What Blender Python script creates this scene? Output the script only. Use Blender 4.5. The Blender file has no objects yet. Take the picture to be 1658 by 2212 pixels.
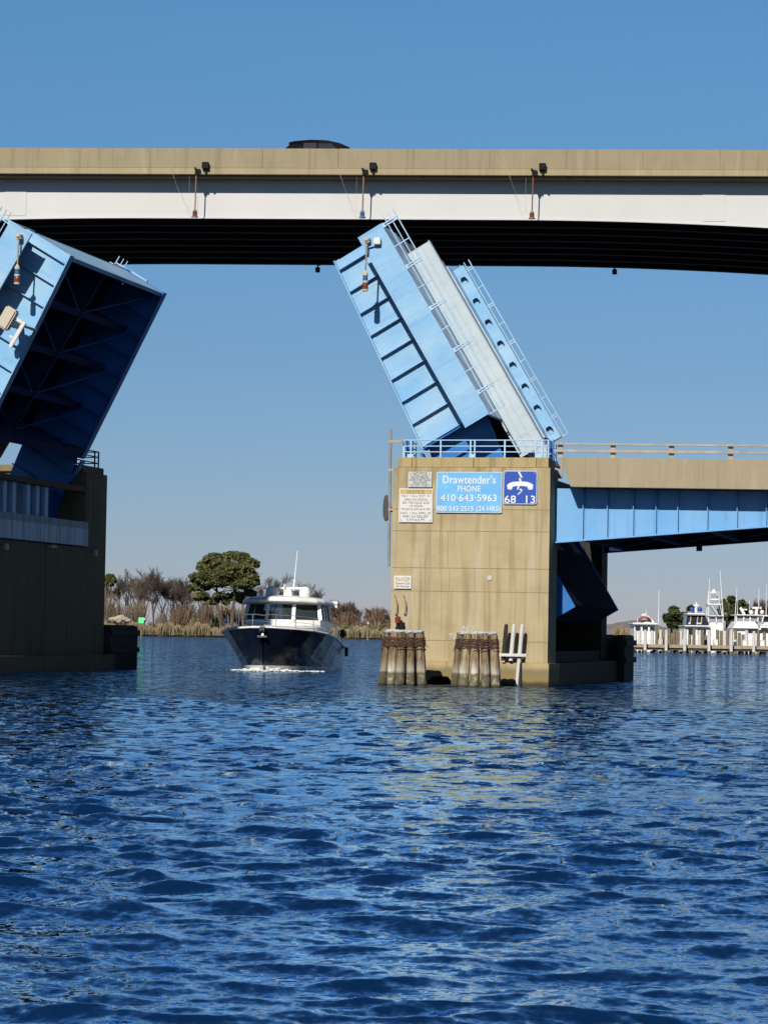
import bpy, bmesh, math, random
import numpy as np
from mathutils import Matrix, Vector, Euler
SC = bpy.context.scene
COL = SC.collection
R = math.radians
# ------------------------------------------------------------------ camera
F = 5800.0; PSI = R(13.68); PIT = R(2.532); ROL = R(1.0); CAMH = 2.0
CR = Matrix.Rotation(PSI, 3, 'Z') @ Matrix.Rotation(math.pi/2+PIT, 3, 'X') @ Matrix.Rotation(ROL, 3, 'Z')
cam_d = bpy.data.cameras.new('camera'); cam = bpy.data.objects.new('camera', cam_d); COL.objects.link(cam)
cam.matrix_world = Matrix.Translation((0, 0, CAMH)) @ CR.to_4x4()
cam_d.sensor_fit = 'HORIZONTAL'; cam_d.sensor_width = 36; cam_d.lens = 36*F/1658
cam_d.clip_start = 0.5; cam_d.clip_end = 20000
SC.camera = cam
# ------------------------------------------------------------------ sky, sun, exposure
SUN_EL = R(34); SUN_AZ = R(184.5)          # azimuth clockwise from +Y
w = bpy.data.worlds.new("World"); SC.world = w; w.use_nodes = True
nt = w.node_tree; nt.nodes.clear()
sky = nt.nodes.new('ShaderNodeTexSky'); sky.sky_type = 'NISHITA'; sky.sun_disc = False
sky.sun_elevation = SUN_EL; sky.sun_rotation = SUN_AZ
sky.altitude = 0; sky.air_density = 1.0; sky.dust_density = 0.05; sky.ozone_density = 8.0
bg = nt.nodes.new('ShaderNodeBackground'); bg.inputs['Strength'].default_value = 0.063
wo = nt.nodes.new('ShaderNodeOutputWorld')
grade = nt.nodes.new('ShaderNodeMix'); grade.data_type = 'RGBA'; grade.blend_type = 'MULTIPLY'; grade.inputs[0].default_value = 1
# a little colour grading of the sky by elevation: lavender haze low down, clearer blue above
gtc = nt.nodes.new('ShaderNodeTexCoord'); gsp = nt.nodes.new('ShaderNodeSeparateXYZ'); ramp = nt.nodes.new('ShaderNodeValToRGB')
nt.links.new(gtc.outputs['Generated'], gsp.inputs[0]); nt.links.new(gsp.outputs['Z'], ramp.inputs[0])
_cr = ramp.color_ramp; _cr.elements[0].position = 0.0; _cr.elements[0].color = (.68, .64, .80, 1); _cr.elements[1].position = .6; _cr.elements[1].color = (.38, .46, .54, 1)
for _p, _c in ((.10, (.72, .77, .83, 1)), (.22, (.80, 1.03, 1.02, 1)), (.30, (.78, .95, .97, 1))):
    _e = _cr.elements.new(_p); _e.color = _c
nt.links.new(ramp.outputs[0], grade.inputs[7])
nt.links.new(sky.outputs[0], grade.inputs[6]); nt.links.new(grade.outputs[2], bg.inputs[0]); nt.links.new(bg.outputs[0], wo.inputs[0])
sd = bpy.data.lights.new('sun', 'SUN'); sd.energy = 5.0; sd.angle = R(0.53); sd.color = (1.0, 0.93, 0.82)
sun = bpy.data.objects.new('sun', sd); COL.objects.link(sun)
_to = Vector((math.sin(SUN_AZ)*math.cos(SUN_EL), math.cos(SUN_AZ)*math.cos(SUN_EL), math.sin(SUN_EL)))
sun.rotation_euler = _to.to_track_quat('Z', 'Y').to_euler(); sun.location = (0, -40, 80)
SC.view_settings.view_transform = 'Standard'; SC.view_settings.look = 'None'
SC.view_settings.exposure = 0.35; SC.view_settings.gamma = 1.0; SC.view_settings.use_curve_mapping = False
SC.cycles.max_bounces = 8; SC.cycles.diffuse_bounces = 2; SC.cycles.use_denoising = True
try: SC.cycles.caustics_reflective = False; SC.cycles.caustics_refractive = False
except Exception: pass
# ------------------------------------------------------------------ measuring helpers: photo direction -> world point at a known plane
def ray(x, y): return CR @ Vector(((x-829)/F, -(y-1105.5)/F, -1.0))
def atY(x, y, Y):
    d = ray(x, y); t = Y/d.y; return Vector((d.x*t, Y, CAMH+d.z*t))
def atX(x, y, X):
    d = ray(x, y); t = X/d.x; return Vector((X, d.y*t, CAMH+d.z*t))
def atZ(x, y, Z=0.0):
    d = ray(x, y); t = (Z-CAMH)/d.z; return Vector((d.x*t, d.y*t, Z))
# ------------------------------------------------------------------ object helpers
def tag(o, label=None, cat=None, group=None, kind=None):
    if label: o['label'] = label
    if cat: o['category'] = cat
    if group: o['group'] = group
    if kind: o['kind'] = kind
    return o
def empty(name, loc, label, cat, group=None, rot=(0, 0, 0)):
    o = bpy.data.objects.new(name, None); COL.objects.link(o)
    o.empty_display_size = 0.3
    o.location = loc; o.rotation_euler = rot
    return tag(o, label, cat, group)
def adopt(o, parent, local=False):
    o.parent = parent
    if parent.type == 'EMPTY' and not local:
        m = Matrix.Translation(parent.location) @ parent.rotation_euler.to_matrix().to_4x4()
        o.matrix_parent_inverse = m.inverted()
def dup(o, parent=None, loc=None, rz=None, label=None):
    c = o.copy(); COL.objects.link(c)
    if parent is not None:
        inv = o.matrix_parent_inverse.copy(); c.parent = parent; c.matrix_parent_inverse = inv
    if loc is not None: c.location = loc
    if rz is not None: c.rotation_euler = (c.rotation_euler[0], c.rotation_euler[1], rz)
    if label: c['label'] = label
    for ch in list(o.children): dup(ch, c)
    return c
class MB:
    def __init__(s): s.v = []; s.f = []; s.mi = []; s.cur = 0; s.M = None
    def pts(s, ps):
        n = len(s.v)
        for p in ps:
            p = Vector(p)
            if s.M is not None: p = s.M @ p
            s.v.append((p.x, p.y, p.z))
        return n
    def face(s, ids): s.f.append(tuple(ids)); s.mi.append(s.cur)
    def poly(s, ps):
        n = s.pts(ps); s.face(range(n, n+len(ps)))
    def box(s, x0, x1, y0, y1, z0, z1):
        n = s.pts([(x0,y0,z0),(x1,y0,z0),(x1,y1,z0),(x0,y1,z0),(x0,y0,z1),(x1,y0,z1),(x1,y1,z1),(x0,y1,z1)])
        for q in ((0,3,2,1),(4,5,6,7),(0,1,5,4),(1,2,6,5),(2,3,7,6),(3,0,4,7)): s.face([n+i for i in q])
    def hexa(s, p8):
        n = s.pts(p8)
        for q in ((0,3,2,1),(4,5,6,7),(0,1,5,4),(1,2,6,5),(2,3,7,6),(3,0,4,7)): s.face([n+i for i in q])
    def prism(s, pl, ax, a, b):
        """polygon pl extruded along axis ax from a to b; pl gives the other two axes in x,y,z order"""
        def P(q, t):
            return (t, q[0], q[1]) if ax == 0 else ((q[0], t, q[1]) if ax == 1 else (q[0], q[1], t))
        k = len(pl); n = s.pts([P(q, a) for q in pl] + [P(q, b) for q in pl])
        s.face([n+i for i in range(k)]); s.face([n+k+i for i in reversed(range(k))])
        for i in range(k):
            j = (i+1) % k; s.face([n+i, n+j, n+k+j, n+k+i])
    def tube(s, p0, p1, r0, r1=None, n=8, caps=True):
        p0 = Vector(p0); p1 = Vector(p1); r1 = r0 if r1 is None else r1
        d = (p1-p0)
        if d.length < 1e-9: return
        d.normalize(); a = d.orthogonal().normalized(); b = d.cross(a)
        ring = lambda c, r: [c + (a*math.cos(2*math.pi*i/n) + b*math.sin(2*math.pi*i/n))*r for i in range(n)]
        k = s.pts(ring(p0, r0) + ring(p1, r1))
        for i in range(n):
            j = (i+1) % n; s.face([k+i, k+j, k+n+j, k+n+i])
        if caps: s.face([k+i for i in reversed(range(n))]); s.face([k+n+i for i in range(n)])
    def path(s, ps, r, n=8):
        for a, b in zip(ps[:-1], ps[1:]): s.tube(a, b, r, r, n)
    def bar(s, p0, p1, wv, hv):
        """rectangular bar from p0 to p1; wv and hv are half-extent vectors"""
        p0 = Vector(p0); p1 = Vector(p1); wv = Vector(wv); hv = Vector(hv)
        s.hexa([p0-wv-hv, p0+wv-hv, p0+wv+hv, p0-wv+hv, p1-wv-hv, p1+wv-hv, p1+wv+hv, p1-wv+hv])
    def loft(s, rings, closed=True, cap=True):
        m = len(rings[0]); ks = [s.pts(r) for r in rings]
        for a, b in zip(ks[:-1], ks[1:]):
            for i in range(m if closed else m-1):
                j = (i+1) % m; s.face([a+i, a+j, b+j, b+i])
        if cap:
            s.face([ks[0]+i for i in reversed(range(m))]); s.face([ks[-1]+i for i in range(m)])
    def lathe(s, c, prof, n=16, axis='Z'):
        rings = []
        for r, h in prof:
            rg = []
            for i in range(n):
                t = 2*math.pi*i/n; x, y = max(r, 1e-4)*math.cos(t), max(r, 1e-4)*math.sin(t)
                p = (x, y, h) if axis == 'Z' else ((x, h, y) if axis == 'Y' else (h, x, y))
                rg.append(Vector(c)+Vector(p))
            rings.append(rg)
        s.loft(rings)
    def ball(s, c, rx, ry=None, rz=None, n=12, m=8):
        ry = rx if ry is None else ry; rz = rx if rz is None else rz
        rings = []
        for k in range(m+1):
            ph = -math.pi/2 + math.pi*k/m; cr = max(math.cos(ph), 1e-3)
            rings.append([Vector(c)+Vector((rx*cr*math.cos(2*math.pi*i/n), ry*cr*math.sin(2*math.pi*i/n), rz*math.sin(ph))) for i in range(n)])
        s.loft(rings)
    def build(s, name, mats, parent=None, local=False, bevel=0.0, smooth=False, recalc=True, seg=2):
        me = bpy.data.meshes.new(name); me.from_pydata(s.v, [], s.f)
        mats = mats if isinstance(mats, (list, tuple)) else [mats]
        for m in mats: me.materials.append(m)
        if len(mats) > 1: me.polygons.foreach_set('material_index', s.mi)
        if recalc or bevel:
            bm = bmesh.new(); bm.from_mesh(me)
            if recalc: bmesh.ops.recalc_face_normals(bm, faces=bm.faces)
            if bevel:
                es = [e for e in bm.edges if len(e.link_faces) == 2 and e.calc_face_angle(0) > 0.6]
                bmesh.ops.bevel(bm, geom=es, offset=bevel, segments=seg, affect='EDGES', clamp_overlap=True)
            bm.to_mesh(me); bm.free()
        if smooth: me.polygons.foreach_set('use_smooth', [True]*len(me.polygons))
        me.update()
        o = bpy.data.objects.new(name, me); COL.objects.link(o)
        if parent is not None: adopt(o, parent, local)
        return o
def build_split(mb, name, mats, parent=None, local=False, **kw):
    """one object for every separate piece collected in mb"""
    p = list(range(len(mb.v)))
    def find(i):
        while p[i] != i: p[i] = p[p[i]]; i = p[i]
        return i
    for f in mb.f:
        for q in f[1:]: p[find(q)] = find(f[0])
    grp = {}
    for f in mb.f: grp.setdefault(find(f[0]), []).append(f)
    out = []
    for fs in grp.values():
        ids = sorted({i for f in fs for i in f}); mp = {i: k for k, i in enumerate(ids)}
        m = MB(); m.v = [mb.v[i] for i in ids]; m.f = [tuple(mp[i] for i in f) for f in fs]; m.mi = [0]*len(m.f)
        out.append(m.build(name, mats, parent, local, **kw))
    return out
def text_mesh(mb, txt, size, origin, ux, uz, nrm, align='CENTER', bold=0.0, spacing=1.0, xs=1.0, width=None):
    """add lettering to an MB: origin = anchor on the sign face, ux / uz unit vectors, nrm = towards the viewer"""
    cu = bpy.data.curves.new('lettering', 'FONT'); cu.body = txt; cu.size = size
    cu.align_x = align; cu.align_y = 'CENTER'; cu.offset = bold; cu.space_character = spacing; cu.extrude = 0.004
    ob = bpy.data.objects.new('lettering', cu); COL.objects.link(ob)
    dg = bpy.context.evaluated_depsgraph_get(); dg.update()
    me = bpy.data.meshes.new_from_object(ob.evaluated_get(dg))
    o = Vector(origin); ux = Vector(ux); uz = Vector(uz); nrm = Vector(nrm)
    if width and len(me.vertices):
        xsv = [v.co.x for v in me.vertices]; xs = width/max(max(xsv)-min(xsv), 1e-6)
    n = mb.pts([o + ux*v.co.x*xs + uz*v.co.y + nrm*(v.co.z+0.004) for v in me.vertices])
    for p in me.polygons: mb.face([n+i for i in p.vertices])
    bpy.data.objects.remove(ob); bpy.data.curves.remove(cu); bpy.data.meshes.remove(me)
# ------------------------------------------------------------------ materials
def _n(nt, t, **kw):
    n = nt.nodes.new(t)
    for k, v in kw.items(): setattr(n, k, v)
    return n
class MT:
    """small material builder round one Principled BSDF"""
    def __init__(s, name, col=(.5, .5, .5), rough=.6, metal=0.0, spec=.5):
        s.m = bpy.data.materials.new(name); s.m.use_nodes = True; s.nt = s.m.node_tree
        s.b = s.nt.nodes['Principled BSDF']; s.b.inputs['Roughness'].default_value = rough
        s.b.inputs['Metallic'].default_value = metal; s.b.inputs['Specular IOR Level'].default_value = spec
        s.b.inputs['Base Color'].default_value = (*col, 1)
        s.c = None; s.col = col
        s.tc = _n(s.nt, 'ShaderNodeTexCoord').outputs['Object']
    def L(s, a, b): s.nt.links.new(a, b)
    def color(s):
        if s.c is None:
            r = _n(s.nt, 'ShaderNodeRGB'); r.outputs[0].default_value = (*s.col, 1); s.c = r.outputs[0]
        return s.c
    def mapped(s, scale=(1, 1, 1)):
        mp = _n(s.nt, 'ShaderNodeMapping'); mp.inputs['Scale'].default_value = scale; s.L(s.tc, mp.inputs[0]); return mp.outputs[0]
    def noise(s, scale=(1, 1, 1), freq=1.0, detail=4, rough=.6, lo=.4, hi=.6):
        t = _n(s.nt, 'ShaderNodeTexNoise'); t.inputs['Scale'].default_value = freq; t.inputs['Detail'].default_value = detail
        t.inputs['Roughness'].default_value = rough; s.L(s.mapped(scale), t.inputs['Vector'])
        mr = _n(s.nt, 'ShaderNodeMapRange'); mr.inputs[1].default_value = lo; mr.inputs[2].default_value = hi
        s.L(t.outputs['Fac'], mr.inputs[0]); return mr.outputs[0]
    def mul(s, a, b):
        m = _n(s.nt, 'ShaderNodeMath', operation='MULTIPLY')
        for i, q in enumerate((a, b)):
            if isinstance(q, (int, float)): m.inputs[i].default_value = q
            else: s.L(q, m.inputs[i])
        return m.outputs[0]
    def zband(s, lo, hi, axis='Z', wob=0.0, wscale=2.0):
        sp = _n(s.nt, 'ShaderNodeSeparateXYZ'); s.L(s.tc, sp.inputs[0]); z = sp.outputs[axis]
        if wob:
            nz = s.noise((1, 1, .3), wscale, 3, .6, 0, 1); a = _n(s.nt, 'ShaderNodeMath', operation='MULTIPLY_ADD')
            s.L(nz, a.inputs[0]); a.inputs[1].default_value = wob; s.L(z, a.inputs[2]); z = a.outputs[0]
        mr = _n(s.nt, 'ShaderNodeMapRange'); mr.inputs[1].default_value = lo; mr.inputs[2].default_value = hi
        s.L(z, mr.inputs[0]); return mr.outputs[0]
    def mix(s, fac, col):
        m = _n(s.nt, 'ShaderNodeMix', data_type='RGBA'); 
        if isinstance(fac, (int, float)): m.inputs[0].default_value = fac
        else: s.L(fac, m.inputs[0])
        s.L(s.color(), m.inputs[6]); m.inputs[7].default_value = (*col, 1); s.c = m.outputs[2]; return s
    def rnd(s, amt=.2):
        oi = _n(s.nt, 'ShaderNodeObjectInfo'); h = _n(s.nt, 'ShaderNodeHueSaturation')
        mr = _n(s.nt, 'ShaderNodeMapRange'); mr.inputs[3].default_value = 1-amt; mr.inputs[4].default_value = 1+amt
        s.L(oi.outputs['Random'], mr.inputs[0]); s.L(mr.outputs[0], h.inputs['Value']); s.L(s.color(), h.inputs['Color']); s.c = h.outputs[0]; return s
    def bump(s, fac, dist=.02, strength=.5):
        b = _n(s.nt, 'ShaderNodeBump'); b.inputs['Distance'].default_value = dist; b.inputs['Strength'].default_value = strength
        s.L(fac, b.inputs['Height']); s.L(b.outputs[0], s.b.inputs['Normal']); return s
    def done(s):
        if s.c is not None: s.L(s.c, s.b.inputs['Base Color'])
        return s.m
def plain(name, col, rough=.5, metal=0.0, var=.12, freq=1.5, spec=.5):
    t = MT(name, col, rough, metal, spec)
    t.mix(t.noise((1, 1, 1), freq, 5, .65, .35, .75), tuple(c*(1-var*2) for c in col))
    return t.done()
def concrete(name, col, dark, streak=.6, light=None, bump=.01):
    t = MT(name, col, .85, spec=.25)
    t.mix(t.mul(t.noise((1, 1, .9), .9, 6, .65, .42, .75), .55), tuple(c*.8 for c in col))
    t.mix(t.mul(t.noise((2.2, 2.2, .13), 1.4, 6, .6, .52, .74), streak), dark)
    if light: t.mix(t.mul(t.noise((3.0, 3.0, .2), .9, 5, .6, .58, .72), .5), light)
    t.mix(t.mul(t.noise((1, 1, 1), 22, 3, .6, .45, .8), .3), tuple(c*.7 for c in col))
    t.bump(t.noise((1, 1, 1), 14, 5, .6, 0, 1), bump, .5)
    return t.done()
def paint(name, col, rust=.25, rough=.42, fade=None):
    t = MT(name, col, rough, spec=.18)
    f = fade or tuple(min(1, c*1.25+.06) for c in col)
    t.mix(t.mul(t.noise((.8, .8, .5), .8, 5, .6, .4, .7), .7), f)
    t.mix(t.mul(t.noise((1, 1, .5), 2.2, 6, .7, .56, .76), .5), tuple(c*.62 for c in col))
    t.mix(t.mul(t.noise((4, 4, .25), 1.2, 6, .65, .55, .72), .35), tuple(c*.55 for c in col))
    if rust: t.mix(t.mul(t.noise((1, 1, .35), 3.1, 6, .75, .62, .72), rust*1.3), (.20, .085, .03))
    t.bump(t.noise((1, 1, 1), 1.3, 3, .5, 0, 1), .03, .25)
    return t.done()
M = {}
M['pier'] = concrete('pier_concrete', (.345, .285, .172), (.15, .12, .065), .85, (.41, .36, .27))
_t = MT.__new__(MT); _t.m = M['pier']; _t.nt = _t.m.node_tree; _t.b = _t.nt.nodes['Principled BSDF']; _t.col = (0, 0, 0)
_t.tc = [q for q in _t.nt.nodes if q.type == 'TEX_COORD'][0].outputs['Object']; _t.c = _t.b.inputs['Base Color'].links[0].from_socket
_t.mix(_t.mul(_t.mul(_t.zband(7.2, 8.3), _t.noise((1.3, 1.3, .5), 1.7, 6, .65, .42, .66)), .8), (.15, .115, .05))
_t.mix(_t.mul(_t.noise((.5, .5, .9), 1.1, 5, .6, .46, .66), .55), (.25, .195, .105)); _t.mix(_t.mul(_t.noise((1.6, 1.6, .1), 1.3, 5, .6, .55, .68), .5), (.40, .37, .30)); _t.mix(_t.mul(_t.noise((5, 5, .12), 1.0, 5, .6, .58, .70), .6), (.13, .10, .055)); _t.done()
M['cap'] = concrete('cap_concrete', (.32, .25, .125), (.09, .07, .03), .8)
M['joint'] = plain('form_joint', (.21, .155, .075), .9)
M['parapet'] = concrete('parapet_concrete', (.245, .208, .135), (.15, .125, .075), .7, (.32, .28, .20))
M['span'] = concrete('span_concrete', (.27, .23, .155), (.175, .145, .095), .6, (.37, .32, .23))
M['wetconc'] = concrete('wet_concrete', (.16, .125, .07), (.05, .045, .025), .8)
M['shadeconc'] = concrete('shade_toned_concrete', (.17, .13, .075), (.06, .045, .028), .75, (.21, .165, .10))  # shaded copy of the pier concrete, the shade put into its colour
M['white'] = plain('white_girder_paint', (.425, .43, .43), .5, var=.04, freq=.35)
M['darksteel'] = plain('shade_dark_soffit_steel', (.035, .036, .034), .9, var=.2, spec=.1)  # deep shade beneath the high deck is put into this near-black colour
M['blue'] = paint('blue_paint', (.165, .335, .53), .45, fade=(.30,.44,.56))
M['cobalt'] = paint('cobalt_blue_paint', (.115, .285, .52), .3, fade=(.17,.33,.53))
M['bluedeep'] = paint('shaded_blue_paint', (.02, .12, .36), .25, fade=(.03,.15,.40))  # shaded copy of the blue paint, shade put into the colour
M['bluedark'] = paint('deep_shaded_blue_paint', (.005, .015, .062), .1, .85, fade=(.009,.026,.10))  # darkest copy of the blue paint; underside shade is painted in
M['rail'] = paint('rail_paint', (.27, .41, .56), .5)
M['barrier'] = paint('barrier_paint', (.33, .40, .45), .5, .5, (.40, .45, .48))
M['grate'] = plain('grating_steel', (.06, .075, .10), .6, .2)
M['rust'] = plain('rusty_steel', (.085, .04, .022), .85, var=.35, freq=6)
M['galv'] = plain('galvanised_steel', (.28, .24, .19), .5, .3, var=.2)
M['black'] = plain('black_plastic', (.006, .006, .007), .7, spec=.15)
M['boltbox'] = plain('pale_lamp_housing', (.42, .37, .29), .5)
M['redglass'] = MT('red_lens', (.13, .028, .014), .25).done()
M['blueglass'] = MT('blue_green_lens', (.02, .09, .22), .2).done()
M['wsign'] = plain('white_sign_face', (.52, .51, .49), .45, var=.06, freq=4)
M['wsign_old'] = plain('faded_sign_face', (.40, .41, .40), .5, var=.10, freq=6)
M['ysign'] = plain('yellow_sign_band', (.42, .30, .12), .5)
M['ink'] = plain('faded_black_ink', (.15, .15, .16), .6)
M['browink'] = plain('faded_brown_ink', (.17, .12, .06), .6)
M['orink'] = plain('faded_orange_ink', (.42, .25, .10), .6)
M['wink'] = plain('white_lettering', (.56, .58, .60), .4, var=.04)
M['timber'] = plain('black_fender_timber', (.02, .018, .016), .85, var=.3, freq=5)
M['woodpost'] = plain('grey_wood', (.18, .14, .09), .85, var=.3, freq=7)
M['wpost'] = plain('white_painted_pile', (.50, .49, .475), .6, var=.12, freq=3)
# ================================================================== WATER
def make_water():
    rng = np.random.default_rng(7)
    rows = []; r = 3.0
    while r < 12.2: rows.append(r); r += .35
    while r < 75: rows.append(r); r += .032*(r/12.2)**1.3
    while r < 190: rows.append(r); r += .5 + (r-75)*.012
    while r < 1500: rows.append(r); r *= 1.03
    rows += [2600., 5200., 11000.]
    rr = np.array(rows)
    core = np.linspace(-R(11.5), R(11.5), 430)
    wing = R(11.5) + (np.linspace(0, 1, 46)[1:]**1.7)*(R(78)-R(11.5))
    aa = np.concatenate([-wing[::-1], core, wing])
    A, RR = np.meshgrid(aa, rr)                       # angle is measured from the view axis, positive to the right
    X0 = RR*np.sin(A-PSI); Y0 = RR*np.cos(A-PSI)
    cell = np.maximum(np.gradient(rr)[:, None]*np.ones_like(A), RR*np.gradient(aa)[None, :]*.7)
    X = X0.copy(); Y = Y0.copy(); Z = np.zeros_like(X0)
    N = 170
    lam = np.exp(rng.uniform(math.log(.13), math.log(1.9), N))
    ang = rng.normal(0, R(36), N) + PSI + R(-6)
    # patchiness: slow modulation of the small waves (gusts)
    gust = np.zeros_like(X0)
    for i in range(14):
        k = 2*math.pi/rng.uniform(5, 22); t = rng.uniform(0, 2*math.pi)
        gust += np.sin(k*(X0*math.cos(t)*.6 + Y0*math.sin(t)) + rng.uniform(0, 6.28))
    gust = np.clip(1 + .30*gust/2.6, .35, 1.7)
    for i in range(N):
        k = 2*math.pi/lam[i]; ux, uy = math.sin(ang[i]), -math.cos(ang[i])
        sl = .0125*rng.uniform(.5, 1.4)*(1.45 if lam[i] < .35 else (1.8 if lam[i] < 1.0 else 1.1))
        a = sl/k
        fade = np.clip((lam[i]/np.maximum(cell, 1e-6) - 2.4)/2.4, 0, 1)
        ph = k*(X0*ux + Y0*uy) + rng.uniform(0, 2*math.pi)
        g = gust if lam[i] < 1.5 else 1.0
        am = a*fade*g
        s = np.sin(ph)
        Z += am*np.cos(ph)
        X -= 1.5*am*ux*s; Y -= 1.5*am*uy*s
    nr, nc = X.shape
    co = np.stack([X, Y, Z], -1).reshape(-1, 3).astype(np.float32)
    idx = np.arange(nr*nc).reshape(nr, nc)
    q = np.stack([idx[:-1, :-1], idx[:-1, 1:], idx[1:, 1:], idx[1:, :-1]], -1).reshape(-1, 4)
    me = bpy.data.meshes.new('water'); me.vertices.add(len(co)); me.vertices.foreach_set('co', co.ravel())
    me.loops.add(q.size); me.loops.foreach_set('vertex_index', q.ravel().astype(np.int32))
    me.polygons.add(len(q)); me.polygons.foreach_set('loop_start', np.arange(0, q.size, 4, dtype=np.int32))
    me.polygons.foreach_set('use_smooth', np.ones(len(q), dtype=bool)); me.update(); me.validate()
    t = MT('water', (.002, .024, .085), .6)
    ge = _n(t.nt, 'ShaderNodeNewGeometry'); acc = ge.outputs['Normal']
    for fr, amt, near, far in ((14.0, .55, 2, 14), (2.6, 3.2, 14, 75), (.6, 1.8, 50, 180)):      # ripples finer than the mesh can carry
        nz = _n(t.nt, 'ShaderNodeTexNoise'); nz.inputs['Scale'].default_value = fr; nz.inputs['Detail'].default_value = 3
        t.L(t.mapped((1, 1, 0) if fr > 1 else (.4, 1, 0)), nz.inputs['Vector'])
        v1 = _n(t.nt, 'ShaderNodeVectorMath', operation='SUBTRACT'); t.L(nz.outputs['Color'], v1.inputs[0]); v1.inputs[1].default_value = (.5, .5, .5)
        v2 = _n(t.nt, 'ShaderNodeVectorMath', operation='MULTIPLY'); t.L(v1.outputs[0], v2.inputs[0]); v2.inputs[1].default_value = (1, 1, 0)
        v3 = _n(t.nt, 'ShaderNodeVectorMath', operation='SCALE'); t.L(v2.outputs[0], v3.inputs[0])
        if fr > 5: v3.inputs['Scale'].default_value = amt
        else:                                                              # longer ripples come in where the mesh cells grow too coarse
            sp = _n(t.nt, 'ShaderNodeVectorMath', operation='LENGTH'); t.L(ge.outputs['Position'], sp.inputs[0])
            mr = _n(t.nt, 'ShaderNodeMapRange'); mr.inputs[1].default_value = near; mr.inputs[2].default_value = far; mr.inputs[3].default_value = 0; mr.inputs[4].default_value = amt
            t.L(sp.outputs['Value'], mr.inputs[0]); t.L(mr.outputs[0], v3.inputs['Scale'])
        v4 = _n(t.nt, 'ShaderNodeVectorMath', operation='ADD'); t.L(acc, v4.inputs[0]); t.L(v3.outputs[0], v4.inputs[1]); acc = v4.outputs[0]
    vn = _n(t.nt, 'ShaderNodeVectorMath', operation='NORMALIZE'); t.L(acc, vn.inputs[0]); 
    # blue-green body under a sea surface whose reflection is Fresnel weighted and slightly blue
    gl_ = _n(t.nt, 'ShaderNodeBsdfGlossy'); gl_.inputs['Color'].default_value = (.64, .83, 1.0, 1); gl_.inputs['Roughness'].default_value = .06; t.L(vn.outputs[0], gl_.inputs['Normal'])
    df = _n(t.nt, 'ShaderNodeBsdfDiffuse'); df.inputs['Color'].default_value = (.0012, .014, .052, 1); t.L(vn.outputs[0], df.inputs['Normal'])
    fr_ = _n(t.nt, 'ShaderNodeFresnel'); fr_.inputs['IOR'].default_value = 1.6; t.L(vn.outputs[0], fr_.inputs['Normal'])
    mx_ = _n(t.nt, 'ShaderNodeMixShader'); gn = _n(t.nt, 'ShaderNodeMath', operation='MULTIPLY', use_clamp=True); gn.inputs[1].default_value = 2.05; t.L(fr_.outputs[0], gn.inputs[0]); t.L(gn.outputs[0], mx_.inputs[0]); t.L(df.outputs[0], mx_.inputs[1]); t.L(gl_.outputs[0], mx_.inputs[2])
    t.nt.nodes.remove(t.b); t.L(mx_.outputs[0], [q for q in t.nt.nodes if q.type == 'OUTPUT_MATERIAL'][0].inputs['Surface'])
    me.materials.append(t.m)
    o = bpy.data.objects.new('water', me); COL.objects.link(o); return tag(o, kind='structure')
make_water()
# ================================================================== HIGH FIXED BRIDGE
HA = .158
HBU = Vector((math.cos(HA), math.sin(HA), 0)); HBN = Vector((-math.sin(HA), math.cos(HA), 0))
HP0 = Vector((-31.14, 127.94, 0))
def hbp(s, q, z): return HP0 + HBU*s + HBN*q + Vector((0, 0, z))
HM = Matrix.Translation(HP0) @ Matrix.Rotation(HA, 4, 'Z')          # local x along bridge, y away from camera
def hb_at(x, y, q):
    d = ray(x, y); o = HP0 + HBN*q; t = (o-Vector((0, 0, CAMH))).dot(HBN)/d.dot(HBN)
    p = Vector((0, 0, CAMH)) + d*t; return (p-HP0).dot(HBU), p.z
def soffit(s):
    c = 6 if s > 0 else -12
    e = max(0, abs(s-c) if (s > 6 or s < -12) else 0)
    return 22.32 - .0021*e*e
hb = empty('highway_bridge', hbp(0, 0, 20), 'long high fixed bridge of white girders with tan concrete parapet crossing above the raised leaves', 'bridge')
S0, S1 = -62, 62
ss = [S0 + i*1.0 for i in range(int(S1-S0)+1)]
def plate_girder(name, q, mat, th=.05, fl=.5):
    m = MB(); m.M = HM
    for a, b in zip(ss[:-1], ss[1:]):
        za, zb = soffit(a), soffit(b)
        m.hexa([(a,q,za),(b,q,zb),(b,q+th,zb),(a,q+th,za),(a,q,24.2),(b,q,24.2),(b,q+th,24.2),(a,q+th,24.2)])
        m.hexa([(a,q-fl/2,za-.05),(b,q-fl/2,zb-.05),(b,q+fl/2,zb-.05),(a,q+fl/2,za-.05),(a,q-fl/2,za),(b,q-fl/2,zb),(b,q+fl/2,zb),(a,q+fl/2,za)])
    return m
m = plate_girder('girder', 0, M['white'], .05, .2)
for s in (-18.7, 15.9):                              # bolted field splices
    m.M = HM
    m.box(s-.55, s+.55, -.022, -.002, soffit(s)+.15, 24.0)
    for i in range(6):
        for k in range(17): m.box(s-.5+i*.2-.012, s-.5+i*.2+.012, -.034, -.02, soffit(s)+.22+k*.1, soffit(s)+.244+k*.1)
m.build('fascia_girder', M['white'], hb)
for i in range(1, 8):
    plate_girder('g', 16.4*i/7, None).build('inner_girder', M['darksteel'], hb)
m = MB(); m.M = HM
m.box(S0, S1, -.9, 17.4, 24.2, 24.45); m.build('deck_slab', M['shadeconc'], hb)
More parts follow.
